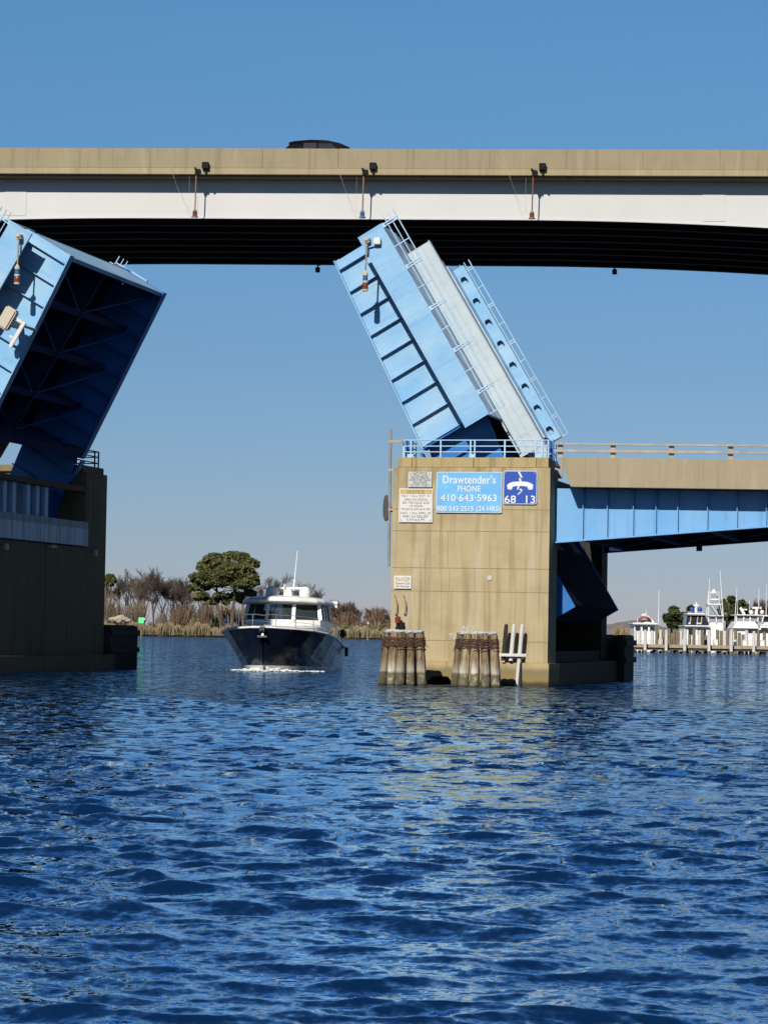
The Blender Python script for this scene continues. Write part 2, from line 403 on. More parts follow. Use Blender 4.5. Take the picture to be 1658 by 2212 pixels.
for s in range(-58, 60, 6):                           # cross frames between the girders
    m = MB(); m.M = HM
    for i in range(7):
        q0, q1 = 16.4*i/7+.06, 16.4*(i+1)/7-.01
        z0, z1 = soffit(s)+.25, 24.0
        m.bar((s,q0,z0),(s,q1,z0),(.05,0,0),(0,0,.05)); m.bar((s,q0,z1),(s,q1,z0),(.04,0,0),(0,0,.04)); m.bar((s,q0,z0),(s,q1,z1),(.04,0,0),(0,0,.04))
    m.build('cross_frame', M['darksteel'], hb)
def parapet(q0, q1, face):
    m = MB(); m.M = HM
    j = [-62+i*3.72 for i in range(34)]
    for a, b in zip(j[:-1], j[1:]):
        m.box(a+.006, b-.006, q0, q1, 24.62, 25.6)
    m.box(S0, S1, q0+.012, q1-.012, 24.66, 25.585)
    return m
parapet(-1.07, -.72, -1).build('parapet', M['parapet'], hb, bevel=.012)
m = MB(); m.M = HM; m.box(S0, S1, -1.10, -.72, 24.3, 24.615); m.build('drip_edge', concrete('pale_drip_concrete', (.295, .245, .15), (.19, .15, .08), .7, (.38, .33, .23)), hb, bevel=.02)
parapet(17.3, 17.65, 1).build('parapet', M['parapet'], hb)
m = MB(); m.M = HM; m.box(S0, S1, -.715, 17.29, 24.46, 24.8); m.build('road_surface', plain('asphalt', (.05, .05, .05), .9), hb)
for s in (-57.5, 57.5):
    m = MB(); m.M = HM
    for q in (2.5, 13.9): m.box(s-1.2, s+1.2, q-1.2, q+1.2, -2, 15.6)
    m.box(s-1.5, s+1.5, -.6, 17, 15.61, 17.0); m.build('pier', M['shadeconc'], hb)
# navigation lights hung in front of the fascia girder
def guy(m, p, q, sag, r=.008):
    ps = []
    for i in range(9):
        t = i/8; v = Vector(p).lerp(Vector(q), t); v.z -= sag*4*t*(1-t); ps.append(v)
    m.path(ps, r, 4)
for k, (x, lens, lab) in enumerate(((422.5, 'redglass', 'hanging red bridge light on a pole nearest the shadowed leaf'),
                                 (784, 'blueglass', 'hanging blue green bridge light on a pole above the raised lit leaf'),
                                 (1150, 'redglass', 'hanging red bridge light on a pole above the approach span'))):
    s, _ = hb_at(x, 440, -1.2)
    e = empty('navigation_light', hbp(s, -1.2, 22.3), lab, 'light', 'navigation lights on the high bridge')
    m = MB(); m.M = HM
    m.tube((s,-1.2,24.28),(s-.03,-1.2,22.42), .032, .032, 8); m.build('pole', plain('pole_rust_paint', (.19,.13,.075) if k != 2 else (.19,.065,.035), .8), e)
    m = MB(); m.M = HM
    m.lathe((s-.03,-1.2,22.2), [(.1,0),(.13,.02),(.115,.05),(.115,.2),(.13,.21),(.06,.27)], 12); ln = m.build('lens', M[lens], e)
    m = MB(); m.M = HM
    m.lathe((s-.03,-1.2,22.2), [(.17,-.04),(.17,0),(.02,.01)], 12); m.lathe((s-.03,-1.2,22.2), [(.09,.26),(.09,.31),(.03,.36)], 10); build_split(m, 'lamp_cap', M['galv'], ln)
    m = MB(); m.M = HM                                # hinge and the black control box fixed to the parapet foot
    m.box(s-.06, s+.06, -1.3, -1.1, 24.26, 24.44); m.box(s+.0, s+.2, -1.22, -1.1, 24.3, 24.55); m.bar((s-.1,-1.2,24.62),(s+.16,-1.16,24.4),(.03,0,.03),(0,.04,0)); m.build('hinge_bracket', M['black'], e)
    m = MB(); m.M = HM
    m.box(s+.28, s+.62, -1.34, -1.12, 24.55, 24.88); m.bar((s+.48,-1.16,24.3),(s+.46,-1.16,24.55),(.06,0,0),(0,.04,0)); m.build('control_box', M['black'], e, bevel=.02)
    m = MB(); m.M = HM
    guy(m, (s-1.5,-1.14,25.3), (s-1.1,-1.2,24.1), -.02, .007); guy(m, (s-1.1,-1.2,24.1), (s-.13,-1.2,22.35), .25, .005); guy(m, (s-.35,-1.12,24.2), (s-.35,-1.1,22.35), 0, .005)
    m.build('guy_wire', M['galv'], e)
for x, lab in ((686, 'small dark lamp under the high bridge, between the two raised leaves'), (1327, 'small dark lamp under the high bridge above the approach span')):
    s, _ = hb_at(x, 575, 16.6)
    e = empty('navigation_light', hbp(s, 16.6, 22.1), lab, 'light', 'navigation lights on the high bridge')
    m = MB(); m.M = HM
    m.lathe((s,16.6,21.86), [(.1,0),(.15,.02),(.13,.05),(.13,.22),(.17,.24),(.05,.3)], 10); m.build('lens', M['black'], e)
    m = MB(); m.M = HM
    m.tube((s,16.6,22.15),(s,16.6,22.5), .04, .04, 6); m.bar((s,16.6,22.2),(s+.2,16.6,22.3),(0,.02,0),(0,0,.02)); m.build('hanger', M['black'], e)
# ================================================================== LEAVES
TH = R(59.4); LD = 14.5                                # leaf depth between the two sidewalk fascias
FY = 100.4
def leaf(mir, tip, name, label):
    U0 = 11.0
    d = Vector((math.cos(TH)*mir, 0, -math.sin(TH)))
    e = empty(name, Vector(tip)+d*U0, label, 'drawbridge leaf', 'raised drawbridge leaves', rot=(0, TH*mir, 0))
    T = Matrix.Translation((-mir*U0, 0, 0)) @ Matrix.Diagonal((mir, 1, 1, 1))
    def mb():
        m = MB(); m.M = T; return m
    UE = 8.25
    bot = lambda u: -2.46 - .071*u
    G0, G1 = 1.3, LD-1.3
    stf = [.42+.97*i for i in range(9)]
    for gi, y in enumerate((G0, G1)):
        m = mb()
        m.prism([(.02, -.26), (UE, -.26), (UE, bot(UE)), (.02, bot(0))], 1, y, y+.04)
        m.hexa([(.0,y-.2,bot(0)-.05),(UE,y-.2,bot(UE)-.05),(UE,y+.24,bot(UE)-.05),(0,y+.24,bot(0)-.05),(0,y-.2,bot(0)),(UE,y-.2,bot(UE)),(UE,y+.24,bot(UE)),(0,y+.24,bot(0))])
        m.hexa([(.0,y-.012,bot(0)+.001),(UE,y-.012,bot(UE)+.001),(UE,y-.001,bot(UE)+.001),(0,y-.001,bot(0)+.001),(0,y-.012,bot(0)+.16),(UE,y-.012,bot(UE)+.16),(UE,y-.001,bot(UE)+.16),(0,y-.001,bot(0)+.16)])
        for i in range(82):                            # rivet line
            u = .06+i*.1; m.box(u-.014, u+.014, y-.024, y-.011, bot(u)+.075, bot(u)+.105)
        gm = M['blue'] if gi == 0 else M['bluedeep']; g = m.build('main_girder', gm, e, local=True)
        for u in stf:
            m = mb(); 
            for sgn in (-1, 1):
                a, b = (y-.19, y-.013) if sgn < 0 else (y+.041, y+.2)
                m.hexa([(u-.012,a,bot(u)+.002),(u+.012,a,bot(u)+.002),(u+.012,b,bot(u)+.002),(u-.012,b,bot(u)+.002),(u-.012,a,-.3),(u+.012,a,-.3),(u+.012,b,-.3),(u-.012,b,-.3)])
            m.box(u-.05, u+.05, y-.024, y-.0135, bot(u)+.17, -.3)
            m.build('stiffener', gm, g, local=True)
        # heel of the girder behind the trunnion, set back from the front web
        yy = y+.45 if gi == 0 else y-.45
        m = mb(); m.prism([(UE+.02, -.3), (13.2, -1.0), (16.5, -1.0), (16.5, -2.0), (13.0, -4.1), (10.3, -3.3), (9.4, -3.25), (UE+.02, bot(UE)+.1)], 1, yy, yy+.06)
        m.box(UE+.001, UE+.04, min(y-.2, yy), max(y+.2, yy+.06), bot(UE)-.03, -.27); m.box(UE+.05, 9.4, yy-.2, yy+.25, -3.34, -3.26)
        for u in (9.1, 10.1, 11.1): m.box(u-.02, u+.02, yy-.15, yy-.005, -3.0, -.5)
        m.build('girder_heel', M['bluedeep'], e, local=True)
    # fascias
    for y, nm in ((0, -1), (LD, 1)):
        m = mb()
        a, b = (y, y+.04) if nm < 0 else (y-.04, y)
        m.box(0, 8.6, a, b, -1.03, .02)
        o = -1 if nm < 0 else 1
        m.box(-.012, 8.612, min(a, a+.12) if nm < 0 else b-.12, max(a, a+.12) if nm < 0 else b, -1.05, -1.031)
        if nm < 0:
            for u in (1.95, 3.9, 5.85, 7.8):
                for i in range(11): m.box(u-.16, u-.13, y-.013, y+.001, -.98+i*.095, -.95+i*.095); m.box(u+.13, u+.16, y-.013, y+.001, -.98+i*.095, -.95+i*.095)
                m.box(u-.22, u+.22, y-.006, y+.001, -1.02, .01)
            for u in (.06, .94, 2.9, 4.87, 6.8, 8.5):
                for i in range(11): m.box(u-.013, u+.013, y-.012, y+.001, -.98+i*.095, -.955+i*.095)
            for i in range(85): m.box(.05+i*.1, .075+i*.1, y-.012, y+.001, -.97, -.945)
        m.build('sidewalk_fascia', M['blue'], e, local=True)
    m = mb()
    m.box(.02, 8.6, .042, 2.55, -.09, .0); m.build('sidewalk', M['rail'], e, local=True); m = mb(); m.box(.02, 8.6, LD-2.4, LD-.042, -.09, .0); m.build('sidewalk', M['rail'], e, local=True); m = mb()
    for u in stf:                                      # brackets carrying the sidewalks
        for a, b, t in ((.05, G0-.2, 1), (G1+.25, LD-.05, -1)):
            zz = [-.95, -.75] if t > 0 else [-.75, -.95]
            m.prism([(a, -.1), (b, -.1), (b, zz[1]), (a, zz[0]+.45)] if t > 0 else [(a, -.1), (b, -.1), (b, -.5), (a, zz[0])], 0, u-.012, u+.012)
    build_split(m, 'sidewalk_bracket', M['rail'], e, local=True)
    # roadway
    m = mb(); m.box(.05, 10.1, 2.9, LD-2.45, -.13, -.05)
    for i in range(13): m.box(.06, 10.0, 3.0+i*.7, 3.04+i*.7, -.05, -.02)
    m.build('roadway_grating', M['grate'], e, local=True)
    for i in range(9):
        m = mb(); y = 2.4+i*1.2; m.box(.3, 8.2, y-.01, y+.01, -.6, -.14); m.box(.3, 8.2, y-.09, y+.09, -.62, -.6)
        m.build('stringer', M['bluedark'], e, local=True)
    for i, u in enumerate((.08, 2.3, 4.3, 6.3, 8.15)):
        m = mb(); m.box(u-.02, u+.02, G0+.05, G1-.01, -1.75 if i else -2.4, -.62 if i else -.16); 
        m.box(u-.15 if i else u-.02, u+.15, G0+.05, G1-.01, -1.8 if i else -2.45, -1.75 if i else -2.4)
        if i == 4: m.box(u-.25, u+.05, G0+.3, G1-.25, bot(8.1)+.0, bot(8.1)+.5)
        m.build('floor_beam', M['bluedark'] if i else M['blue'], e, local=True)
    m = mb(); m.box(.3, 8.1, LD/2-.02, LD/2+.02, -1.7, -.6); m.box(.3, 8.1, LD/2-.09, LD/2+.09, -1.86, -1.8)
    m.build('centre_beam', M['bluedark'], e, local=True)
    m = mb()
    us = (.4, 2.3, 4.3, 6.3, 8.1); ym = LD/2
    for a, b in zip(us[:-1], us[1:]):
        for y0, y1 in ((G0+.1, ym), (G1-.05, ym)):
            m.bar((a, y0, -2.1), (b, y1, -1.75), (0, .03, 0), (0, 0, .03))
    m.build('lateral_bracing', M['bluedeep'], e, local=True)
    # barriers between roadway and sidewalk
    m = mb(); m.box(.95, 10.3, 2.6, 2.66, -.1, .96); m.box(.93, 10.3, 2.56, 2.9, .965, 1.0)
    for u in (.96,): m.box(u-.012, u+.0, 2.6, 2.95, -.1, .96)
    for zz in (.3, .62): m.box(.96, 10.3, 2.57, 2.6, zz, zz+.03)
    m.build('traffic_barrier', M['barrier'], e, local=True)
    m = mb(); m.box(.9, 10.2, 6.9, 7.2, -.05, .48); m.box(.88, 10.2, 6.86, 7.24, .485, .52); m.build('median_curb', M['barrier'], e, local=True)
    # far curb plate with a row of oval holes
    m = mb(); yc = LD-1.35; zc0, zc1 = -.2, .5; n = 8; L = 8.65/n
    for k in range(n):
        ua, ub = .1+k*L, .1+(k+1)*L; uc = (ua+ub)/2+.1; zc = .2; N = 24; ov = []; rc = []
        for i in range(N):
            t = 2*math.pi*i/N; c, s_ = math.cos(t), math.sin(t)
            ov.append((uc+.20*max(-1, min(1, c*1.2)), zc+.15*s_))
            sc = 1/max(abs(c), abs(s_)); rc.append((uc+max(-1, min(1, c*sc))*(ub-uc if c > 0 else uc-ua), zc+(zc1-zc if s_ > 0 else zc-zc0)*max(-1, min(1, s_*sc))))
        a = m.pts([(p[0], yc, p[1]) for p in rc]); b = m.pts([(p[0], yc, p[1]) for p in ov]); c2 = m.pts([(p[0], yc+.1, p[1]) for p in ov])
        for i in range(N):
            j = (i+1) % N; m.face([a+i, a+j, b+j, b+i]); m.face([b+i, b+j, c2+j, c2+i])
    m.box(.1, 8.75, yc+.02, yc+.22, .47, .5); m.box(.1, 8.75, yc+.221, yc+.25, -.2, .5); m.box(.085, .1, yc, yc+.25, -.2, .5); m.box(8.75, 8.77, yc, yc+.25, -.2, .5)
    m.build('far_curb', M['blue'], e, local=True)
    # railings
    for y, s_ in ((.12, 1), (LD-.12, -1)):
        m = mb()
        for zz, r_ in ((.22, .022), (.44, .022), (.68, .026)): m.tube((-.28, y, zz), (8.6, y, zz), r_, r_, 6)
        for i in range(10):
            u = .1+i*.945
            if i % 2 == 0:
                for du in (-.05, .05): m.bar((u+du, y-.02*s_, -.12), (u+du, y-.02*s_, .7), (.022, 0, 0), (0, .03, 0))
                m.box(u-.09, u+.09, y-.06, y+.05, .02, .1)
            else: m.bar((u, y, 0), (u, y, .66), (.018, 0, 0), (0, .02, 0))
        m.build('railing', M['rail'], e, local=True)
    m = mb(); m.prism([(12.6, -1.15), (16.4, -1.02), (16.55, -2.0), (13.1, -4.1), (12.6, -3.9)], 1, G0+.6, G1-.6); m.build('counterweight', plain('shade_black_counterweight', (.004, .008, .028), .95, var=.2, spec=.05) if mir > 0 else bpy.data.materials['shade_black_counterweight'], e, local=True)  # shade inside the pit is put into the counterweight's near-black colour
    return e, T
TIP_R = (-24.77, FY, 17.76); TIP_L = (-40.03, FY, 18.17)
leafR, TR_ = leaf(1, TIP_R, 'bascule_leaf', 'raised light blue drawbridge leaf leaning over the sunlit pier, its lit girder side showing')
leafL, TL_ = leaf(-1, TIP_L, 'bascule_leaf', 'raised blue drawbridge leaf over the shaded pier, its dark underside showing')
def lw(leafo, mir, u, y, wv):
    tip = TIP_R if mir > 0 else TIP_L
    return Vector((tip[0]+mir*(u*math.cos(TH)+wv*math.sin(TH)), FY+y, tip[2]-u*math.sin(TH)+wv*math.cos(TH)))
# pendant lights on the sidewalk fascias (they hang plumb)
def pendant(p, drop, lab):
    e = empty('pendant_light', p, lab, 'light', 'pendant lights on the raised leaves')
    m = MB(); m.box(p.x-.1, p.x+.1, p.y-.28, p.y-.01, p.z-.1, p.z+.1); m.lathe((p.x, p.y-.26, p.z), [(.04, -.06), (.1, -.02), (.1, .06), (.02, .1)], 10); m.build('bracket', M['boltbox'], e, bevel=.015)
    q = p + Vector((-.04, -.2, -drop))
    m = MB(); m.tube(p+Vector((0, -.2, -.05)), q, .035, .035, 8); m.build('stem', M['galv'], e)
    m = MB(); m.lathe(q, [(.03, .12), (.09, .02), (.11, 0), (.11, -.09), (.04, -.1)], 12); m.lathe(q, [(.1, -.29), (.12, -.30), (.12, -.37), (.05, -.375)], 12); m.lathe(q, [(.12, -.62), (.12, -.69), (.04, -.71)], 12); build_split(m, 'lamp_cap', M['boltbox'], e)
    m = MB(); m.lathe(q, [(.095, -.1), (.105, -.29)], 12); m.build('lens', M['blueglass'], e)
    m = MB(); m.lathe(q, [(.105, -.38), (.12, -.46), (.115, -.62)], 12); m.build('lens', M['redglass'], e)['label'] = 'red lower lens'
pendant(atY(795, 520, FY-.02), 1.28, 'pendant light with red lower lens hung from the lit leaf, beside a small white box')
pendant(atY(45, 512, FY-.02), 1.22, 'pendant light with red lower lens hung from the tip of the shadowed leaf')
p = atY(816, 521, FY-.02)
e = empty('junction_box', p, 'small white square box on an arm beside the pendant light of the lit leaf', 'box')
m = MB(); m.box(p.x-.13, p.x+.13, p.y-.2, p.y-.02, p.z-.13, p.z+.13); m.build('housing', M['wsign'], e, bevel=.02)
m = MB(); m.bar(p+Vector((0, -.06, -.12)), p+Vector((-.38, -.06, -.22)), (0, .02, 0), (0, 0, .025)); m.build('arm', M['rail'], e)
# flood light and bracket on the shadowed leaf
p = atY(19, 687, 100.25)
e = empty('floodlight', p, 'big cream box light with a white channel bracket on the side of the shadowed leaf', 'light')
A_ = Matrix.Translation(p) @ Matrix.Rotation(-TH, 4, 'Y')
m = MB(); m.M = A_; m.box(-.46, .44, -.3, .1, -.26, .26); m.build('housing', M['boltbox'], e, bevel=.06)
m = MB(); m.M = A_; m.box(-.95, .22, -.1, -.02, -.76, -.60); m.box(.08, .22, -.1, -.02, -.60, -.34); m.box(-.62, -.52, -.1, -.02, -.60, -.42); m.box(.0, .1, -.02, 1.4, -.74, -.62); m.box(-.3, .0, .1, 1.4, -.1, .05); m.build('bracket', M['wsign'], e, bevel=.015)
# ================================================================== RIGHT PIER
PX0, PX1, PY0, PY1 = -24.0, -17.9, 100.0, 116.5
pr_ = empty('bridge_pier', (-20.9, 108, 0), 'sunlit tan concrete pier carrying the phone signs, with blue railing on top', 'bridge pier', 'drawbridge piers')
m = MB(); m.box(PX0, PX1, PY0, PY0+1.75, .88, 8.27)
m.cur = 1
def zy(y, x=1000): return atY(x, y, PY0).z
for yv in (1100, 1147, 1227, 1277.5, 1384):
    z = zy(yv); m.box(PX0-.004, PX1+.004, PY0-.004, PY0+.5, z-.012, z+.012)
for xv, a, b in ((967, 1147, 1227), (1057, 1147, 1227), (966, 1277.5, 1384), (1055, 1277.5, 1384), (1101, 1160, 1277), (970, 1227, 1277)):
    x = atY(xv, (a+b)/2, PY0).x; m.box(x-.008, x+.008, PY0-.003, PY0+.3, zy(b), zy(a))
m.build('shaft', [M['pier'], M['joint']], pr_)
m = MB(); m.box(PX0, PX1-.35, PY1-1.5, PY1, .88, 7.3); m.box(PX0, PX0+.6, PY0+1.755, PY1-1.505, .88, 7.3); m.box(PX0+.605, PX1-.4, PY0+1.755, PY1-1.505, .88, 1.3)
m.build('pit_wall', concrete('shade_dark_pit_concrete', (.03, .026, .02), (.012, .011, .01), .7), pr_)  # pit shade is painted in as near-black concrete
m = MB()
for a, b in ((PX0+.15, PX0+.72), (PX0+.74, PX0+3.12), (PX0+3.14, PX0+5.55), (PX0+5.57, PX1-.08)): m.box(a, b, PY0+.03, PY0+1.45, 8.275, 8.66)
build_split(m, 'cap_block', M['cap'], pr_, bevel=.015)
# plinth with a small arched culvert at the water line
m = MB()
xa, xb = atY(924, 1470, 99.6).x, atY(975, 1470, 99.6).x
m.prism([(PX0-.1, -1), (xa, -1), (xa+.02, .12), (xa+.14, .3), (xb-.14, .3), (xb-.02, .12), (xb, -1), (PX1+.12, -1), (PX1+.12, .875), (PX0-.1, .875)], 1, 99.6, 102)
t = concrete('tide_stained_concrete', (.35, .27, .14), (.13, .10, .05), .7); nt_ = t.node_tree
mt = MT.__new__(MT); mt.m = t; mt.nt = nt_; mt.b = nt_.nodes['Principled BSDF']; mt.tc = [n for n in nt_.nodes if n.type == 'TEX_COORD'][0].outputs['Object']
mt.c = mt.b.inputs['Base Color'].links[0].from_socket; mt.col = (0, 0, 0)
mt.mix(mt.zband(.84, .64, 'Z', .16, 3), (.17, .14, .075)); mt.mix(mt.zband(.56, .42, 'Z', .18, 4), (.20, .145, .06)); mt.mix(mt.zband(.30, .16, 'Z', .14, 4), (.05, .04, .022)); mt.done()
m.build('plinth', t, pr_, bevel=.02)
m = MB(); m.box(PX0-.1, PX1+.1, 102.005, PY1+.2, -1, .87); m.build('plinth_rear', concrete('shade_dark_plinth_concrete', (.05, .042, .028), (.018, .016, .012), .8), pr_)  # shade on the side face is painted in as darker concrete
m = MB(); x = atY(1057, 1248, 99.99); m.lathe((x.x, 99.985, x.z), [(.09, -.02), (.1, -.005), (.1, .02)], 14, 'Y'); m.build('survey_disc', M['wsign_old'], pr_)
for xs_ in (853, 872):
    m = MB(); a = atY(xs_, 1287, 99.95); b = atY(xs_+3, 1327, 99.95)
    ps = [(a.x-.02, 100, a.z+.02)] + [(a.x+(b.x-a.x)*t_+.07*math.sin(math.pi*t_), 99.86, a.z+(b.z-a.z)*t_) for t_ in (.05, .25, .5, .75, .95)] + [(b.x-.06, 100, b.z)]
    m.path(ps, .022, 8); m.build('grab_rail', M['galv'], pr_)
# blue railing on the cap
def pipe_rail(m, pts, h, posts, r=.022, zs=(.28, .5, .74)):
    for z in zs:
        for a, b in zip(pts[:-1], pts[1:]): m.tube((a[0], a[1], a[2]+z), (b[0], b[1], b[2]+z), r, r, 6)
    for p in posts: m.bar((p[0], p[1], p[2]-.05), (p[0], p[1], p[2]+max(zs)+.02), (.028, 0, 0), (0, .03, 0))
m = MB(); c0, c1 = PX0+.32, PX1-.15; yr = PY0+.35
P_ = [(c0, yr+2, 8.62), (c0, yr, 8.62), (c1, yr, 8.62), (c1, yr+1.6, 8.62)]
post = [(c0, yr), (c0+.28, yr), (c0+1.45, yr), (c0+2.62, yr), (c0+2.78, yr), (c0+3.95, yr), (c0+5.15, yr), (c0+5.4, yr), (c1, yr), (c0, yr+1), (c0, yr+2), (c1, yr+1.6)]
pipe_rail(m, P_, .74, [(x, y, 8.62) for x, y in post], zs=(.27, .49, .72))
for x in (c0+.27, c0+2.7, c0+5.28): m.box(x-.12, x+.12, yr-.07, yr+.07, 8.62, 8.8)
m.build('railing', M['rail'], pr_)
m = MB()                                              # gate posts at both ends of the railing, in the darker blue copy
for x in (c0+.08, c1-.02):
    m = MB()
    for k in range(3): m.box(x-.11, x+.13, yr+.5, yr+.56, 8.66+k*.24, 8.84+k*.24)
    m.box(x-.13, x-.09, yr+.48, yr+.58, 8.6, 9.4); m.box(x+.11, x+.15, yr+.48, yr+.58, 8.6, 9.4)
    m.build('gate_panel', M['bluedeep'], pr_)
# standpipe with its brackets, and the round sign seen nearly edge on
p0 = atY(843.5, 926, 100.2); p1 = atY(838, 1228, 100.2)
e = empty('gauge_pipe', (p1.x, 100.2, p1.z), 'thin rusty vertical pipe standing off the corner of the sunlit pier', 'pipe')
m = MB(); m.tube(p0, (p1.x+.02, 100.2, p1.z), .05, .05, 10); m.build('pipe', M['galv'], e)
for yv, L_ in ((953, .42), (1015, .2), (1100, .2), (1227, .2)):
    q = atY(842, yv, 100.2); m = MB(); m.bar((q.x-.06, 100.2, q.z), (q.x+L_+.1, 100.2, q.z), (0, .05, 0), (0, 0, .05)); m.build('bracket', M['galv'], e)
c = atY(834, 1097, 100.9)
e = empty('round_mirror', c, 'round dark disc seen from behind, fixed beyond the corner of the sunlit pier', 'mirror')
A_ = Matrix.Translation(c) @ Matrix.Rotation(R(-64), 4, 'Z')
m = MB(); m.M = A_; m.lathe((0, 0, 0), [(.5, -.03), (.52, 0), (.48, .05), (.3, .12), (.02, .15)], 28, 'Y'); m.build('disc', plain('disc_back', (.16, .13, .11), .5, .2), e, smooth=False)
m = MB(); m.M = A_; m.bar((-.2, .17, 0), (.2, .17, 0), (0, 0, .03), (0, .03, 0)); m.bar((-.16, .17, -.3), (-.16, .17, .3), (.03, 0, 0), (0, .03, 0)); m.M = None
m.bar(c+Vector((.0, .1, -.12)), (PX0+.02, 100.9, c.z-.12), (0, .03, 0), (0, 0, .03)); m.build('mount', M['galv'], e)
# ------------------------------------------------------------------ signs on the pier face
UX, UZ, NM = Vector((1, 0, 0)), Vector((0, 0, 1)), Vector((0, -1, 0))
def rounded(x0, x1, z0, z1, r, n=5):
    ps = []
    for cx, cz, a0 in ((x1-r, z1-r, 0), (x0+r, z1-r, 90), (x0+r, z0+r, 180), (x1-r, z0+r, 270)):
        for i in range(n+1): t = R(a0+90*i/n); ps.append((cx+r*math.cos(t), cz+r*math.sin(t)))
    return ps
def sign(x0, y0, x1, y1, label, face, edge, lines, r=.05, border=.035, cat='sign', name='sign', bands=()):
    """x0,y0,x1,y1 in photo coordinates on the pier face; lines = (text, centre fraction from the top, letter height m, material, width fraction)"""
    a = atY(x0, y0, 99.93); b = atY(x1, y1, 99.93); W, H_ = b.x-a.x, a.z-b.z
    e = empty(name, (a.x, 99.95, b.z), label, cat)
    m = MB(); m.prism(rounded(a.x, b.x, b.z, a.z, r), 1, 99.93, 99.95); m.box(a.x+.2, a.x+.26, 99.951, 99.998, b.z+.1, a.z-.1); m.box(b.x-.26, b.x-.2, 99.951, 99.998, b.z+.1, a.z-.1)
    m.build('border', edge, e)
    m = MB(); m.prism(rounded(a.x+border, b.x-border, b.z+border, a.z-border, max(r-.02, .01)), 1, 99.925, 99.9295); m.build('panel', face, e)
    for bx_ in (a.x+.09, b.x-.09):
        for bz_ in (b.z+.09, a.z-.09): m = MB(); m.lathe((bx_, 99.924, bz_), [(.022, -.012), (.025, -.004), (.025, 0)], 8, 'Y'); m.build('bolt', M['galv'], e)
    for f0, f1, bm_ in bands:
        m = MB(); m.box(a.x+border, b.x-border, 99.921, 99.9245, a.z-f1*H_, a.z-f0*H_); m.build('band', bm_, e)
    by = {}
    for tx, fr, h, mt_, wf in lines: by.setdefault(id(mt_), (mt_, []))[1].append((tx, fr, h, wf))
    for mt_, ls in by.values():
        m = MB()
        for tx, fr, h, wf in ls:
            text_mesh(m, tx, h/.7, ((a.x+b.x)/2, 99.920, a.z-fr*H_-h*.06), UX, UZ, NM, bold=.0025*h/.2 if h > .1 else 0, spacing=1.05, width=wf*W)
        m.build('lettering', mt_, e)
    return e, a, b, W, H_
lb = MT('light_blue_sign', (.085, .28, .53), .4); lb.mix(lb.mul(lb.noise((.6, .6, 1.6), 1.4, 4, .6, .35, .65), .8), (.12, .37, .60)); lb.mix(lb.mul(lb.noise((3, 3, .4), 1.5, 5, .6, .6, .75), .5), (.025, .15, .35))
M['lbsign'] = lb.done(); M['royal'] = plain('royal_blue_sign', (.006, .045, .29), .35, var=.04)
M['sedge'] = plain('pale_blue_edge', (.40, .47, .56), .4)
sign(942.5, 1018.5, 1083, 1108, 'large light blue sign with the words Drawtender\'s phone and two phone numbers', M['lbsign'], M['sedge'],
     [("Drawtender's", .19, .30, M['wink'], .80), ('PHONE', .41, .215, M['wink'], .35), ('410\u00b7643\u00b75963', .635, .26, M['wink'], .85), ('800\u00b7543\u00b72515 (24 HRS)', .895, .19, M['wink'], .96)], border=.03)
e, a, b, W, H_ = sign(1087, 1016, 1159, 1089, 'royal blue square sign with white telephone handset and the numbers 68 13', M['royal'], M['sedge'],
     [('68  13', .855, .285, M['wink'], .90)], r=.09, border=.03)
# handset: curved body with two ear pieces, lightning bolt through it
m = MB(); cx = (a.x+b.x)/2; zc = a.z-.44*H_; N = 20
out = []; inn = []
for i in range(N+1):
    t = -1+2*i/N; out.append((cx+t*.50, zc+.15-.10*t*t*t*t-.03*t*t)); inn.append((cx+t*.30, zc-.02-.03*t*t))
m.prism(out+inn[::-1], 1, 99.914, 99.923)
for s_ in (-1, 1):
    m.prism([(cx+s_*.27, zc-.03), (cx+s_*.505, zc+.02), (cx+s_*.49, zc-.085), (cx+s_*.30, zc-.115)], 1, 99.9145, 99.9235)
    m.prism([(cx+s_*.30, zc-.125), (cx+s_*.49, zc-.095), (cx+s_*.48, zc-.15), (cx+s_*.33, zc-.165)], 1, 99.914, 99.923)
def bolt(ps, w_):
    for (x0_, z0_), (x1_, z1_) in zip(ps[:-1], ps[1:]): m.prism([(cx+x0_-w_, z0_), (cx+x0_+w_, z0_+.02), (cx+x1_+w_, z1_+.0), (cx+x1_-w_, z1_-.02)], 1, 99.9135, 99.9225)
bolt([(-.06, a.z-.05), (.06, zc+.30), (-.03, zc+.27), (.03, zc+.13)], .035); bolt([(-.05, zc-.03), (-.1, zc-.15), (.0, zc-.14), (.08, zc-.20), (-.08, zc-.34)], .035)
m.build('handset_symbol', M['wink'], e)
sign(881.5, 1018.5, 932, 1052, 'smaller faded white notice about bridge openings, above the larger notice', M['wsign_old'], M['wsign_old'],
     [('NOTICE', .14, .13, M['browink'], .58), ('BRIDGE OPERATES', .36, .085, M['ink'], .74), ('AS PER COAST GUARD', .53, .085, M['ink'], .92), ('REGULATIONS', .70, .085, M['ink'], .56), ('33 CFR 117.561', .87, .085, M['ink'], .70)], r=.03, border=.01)
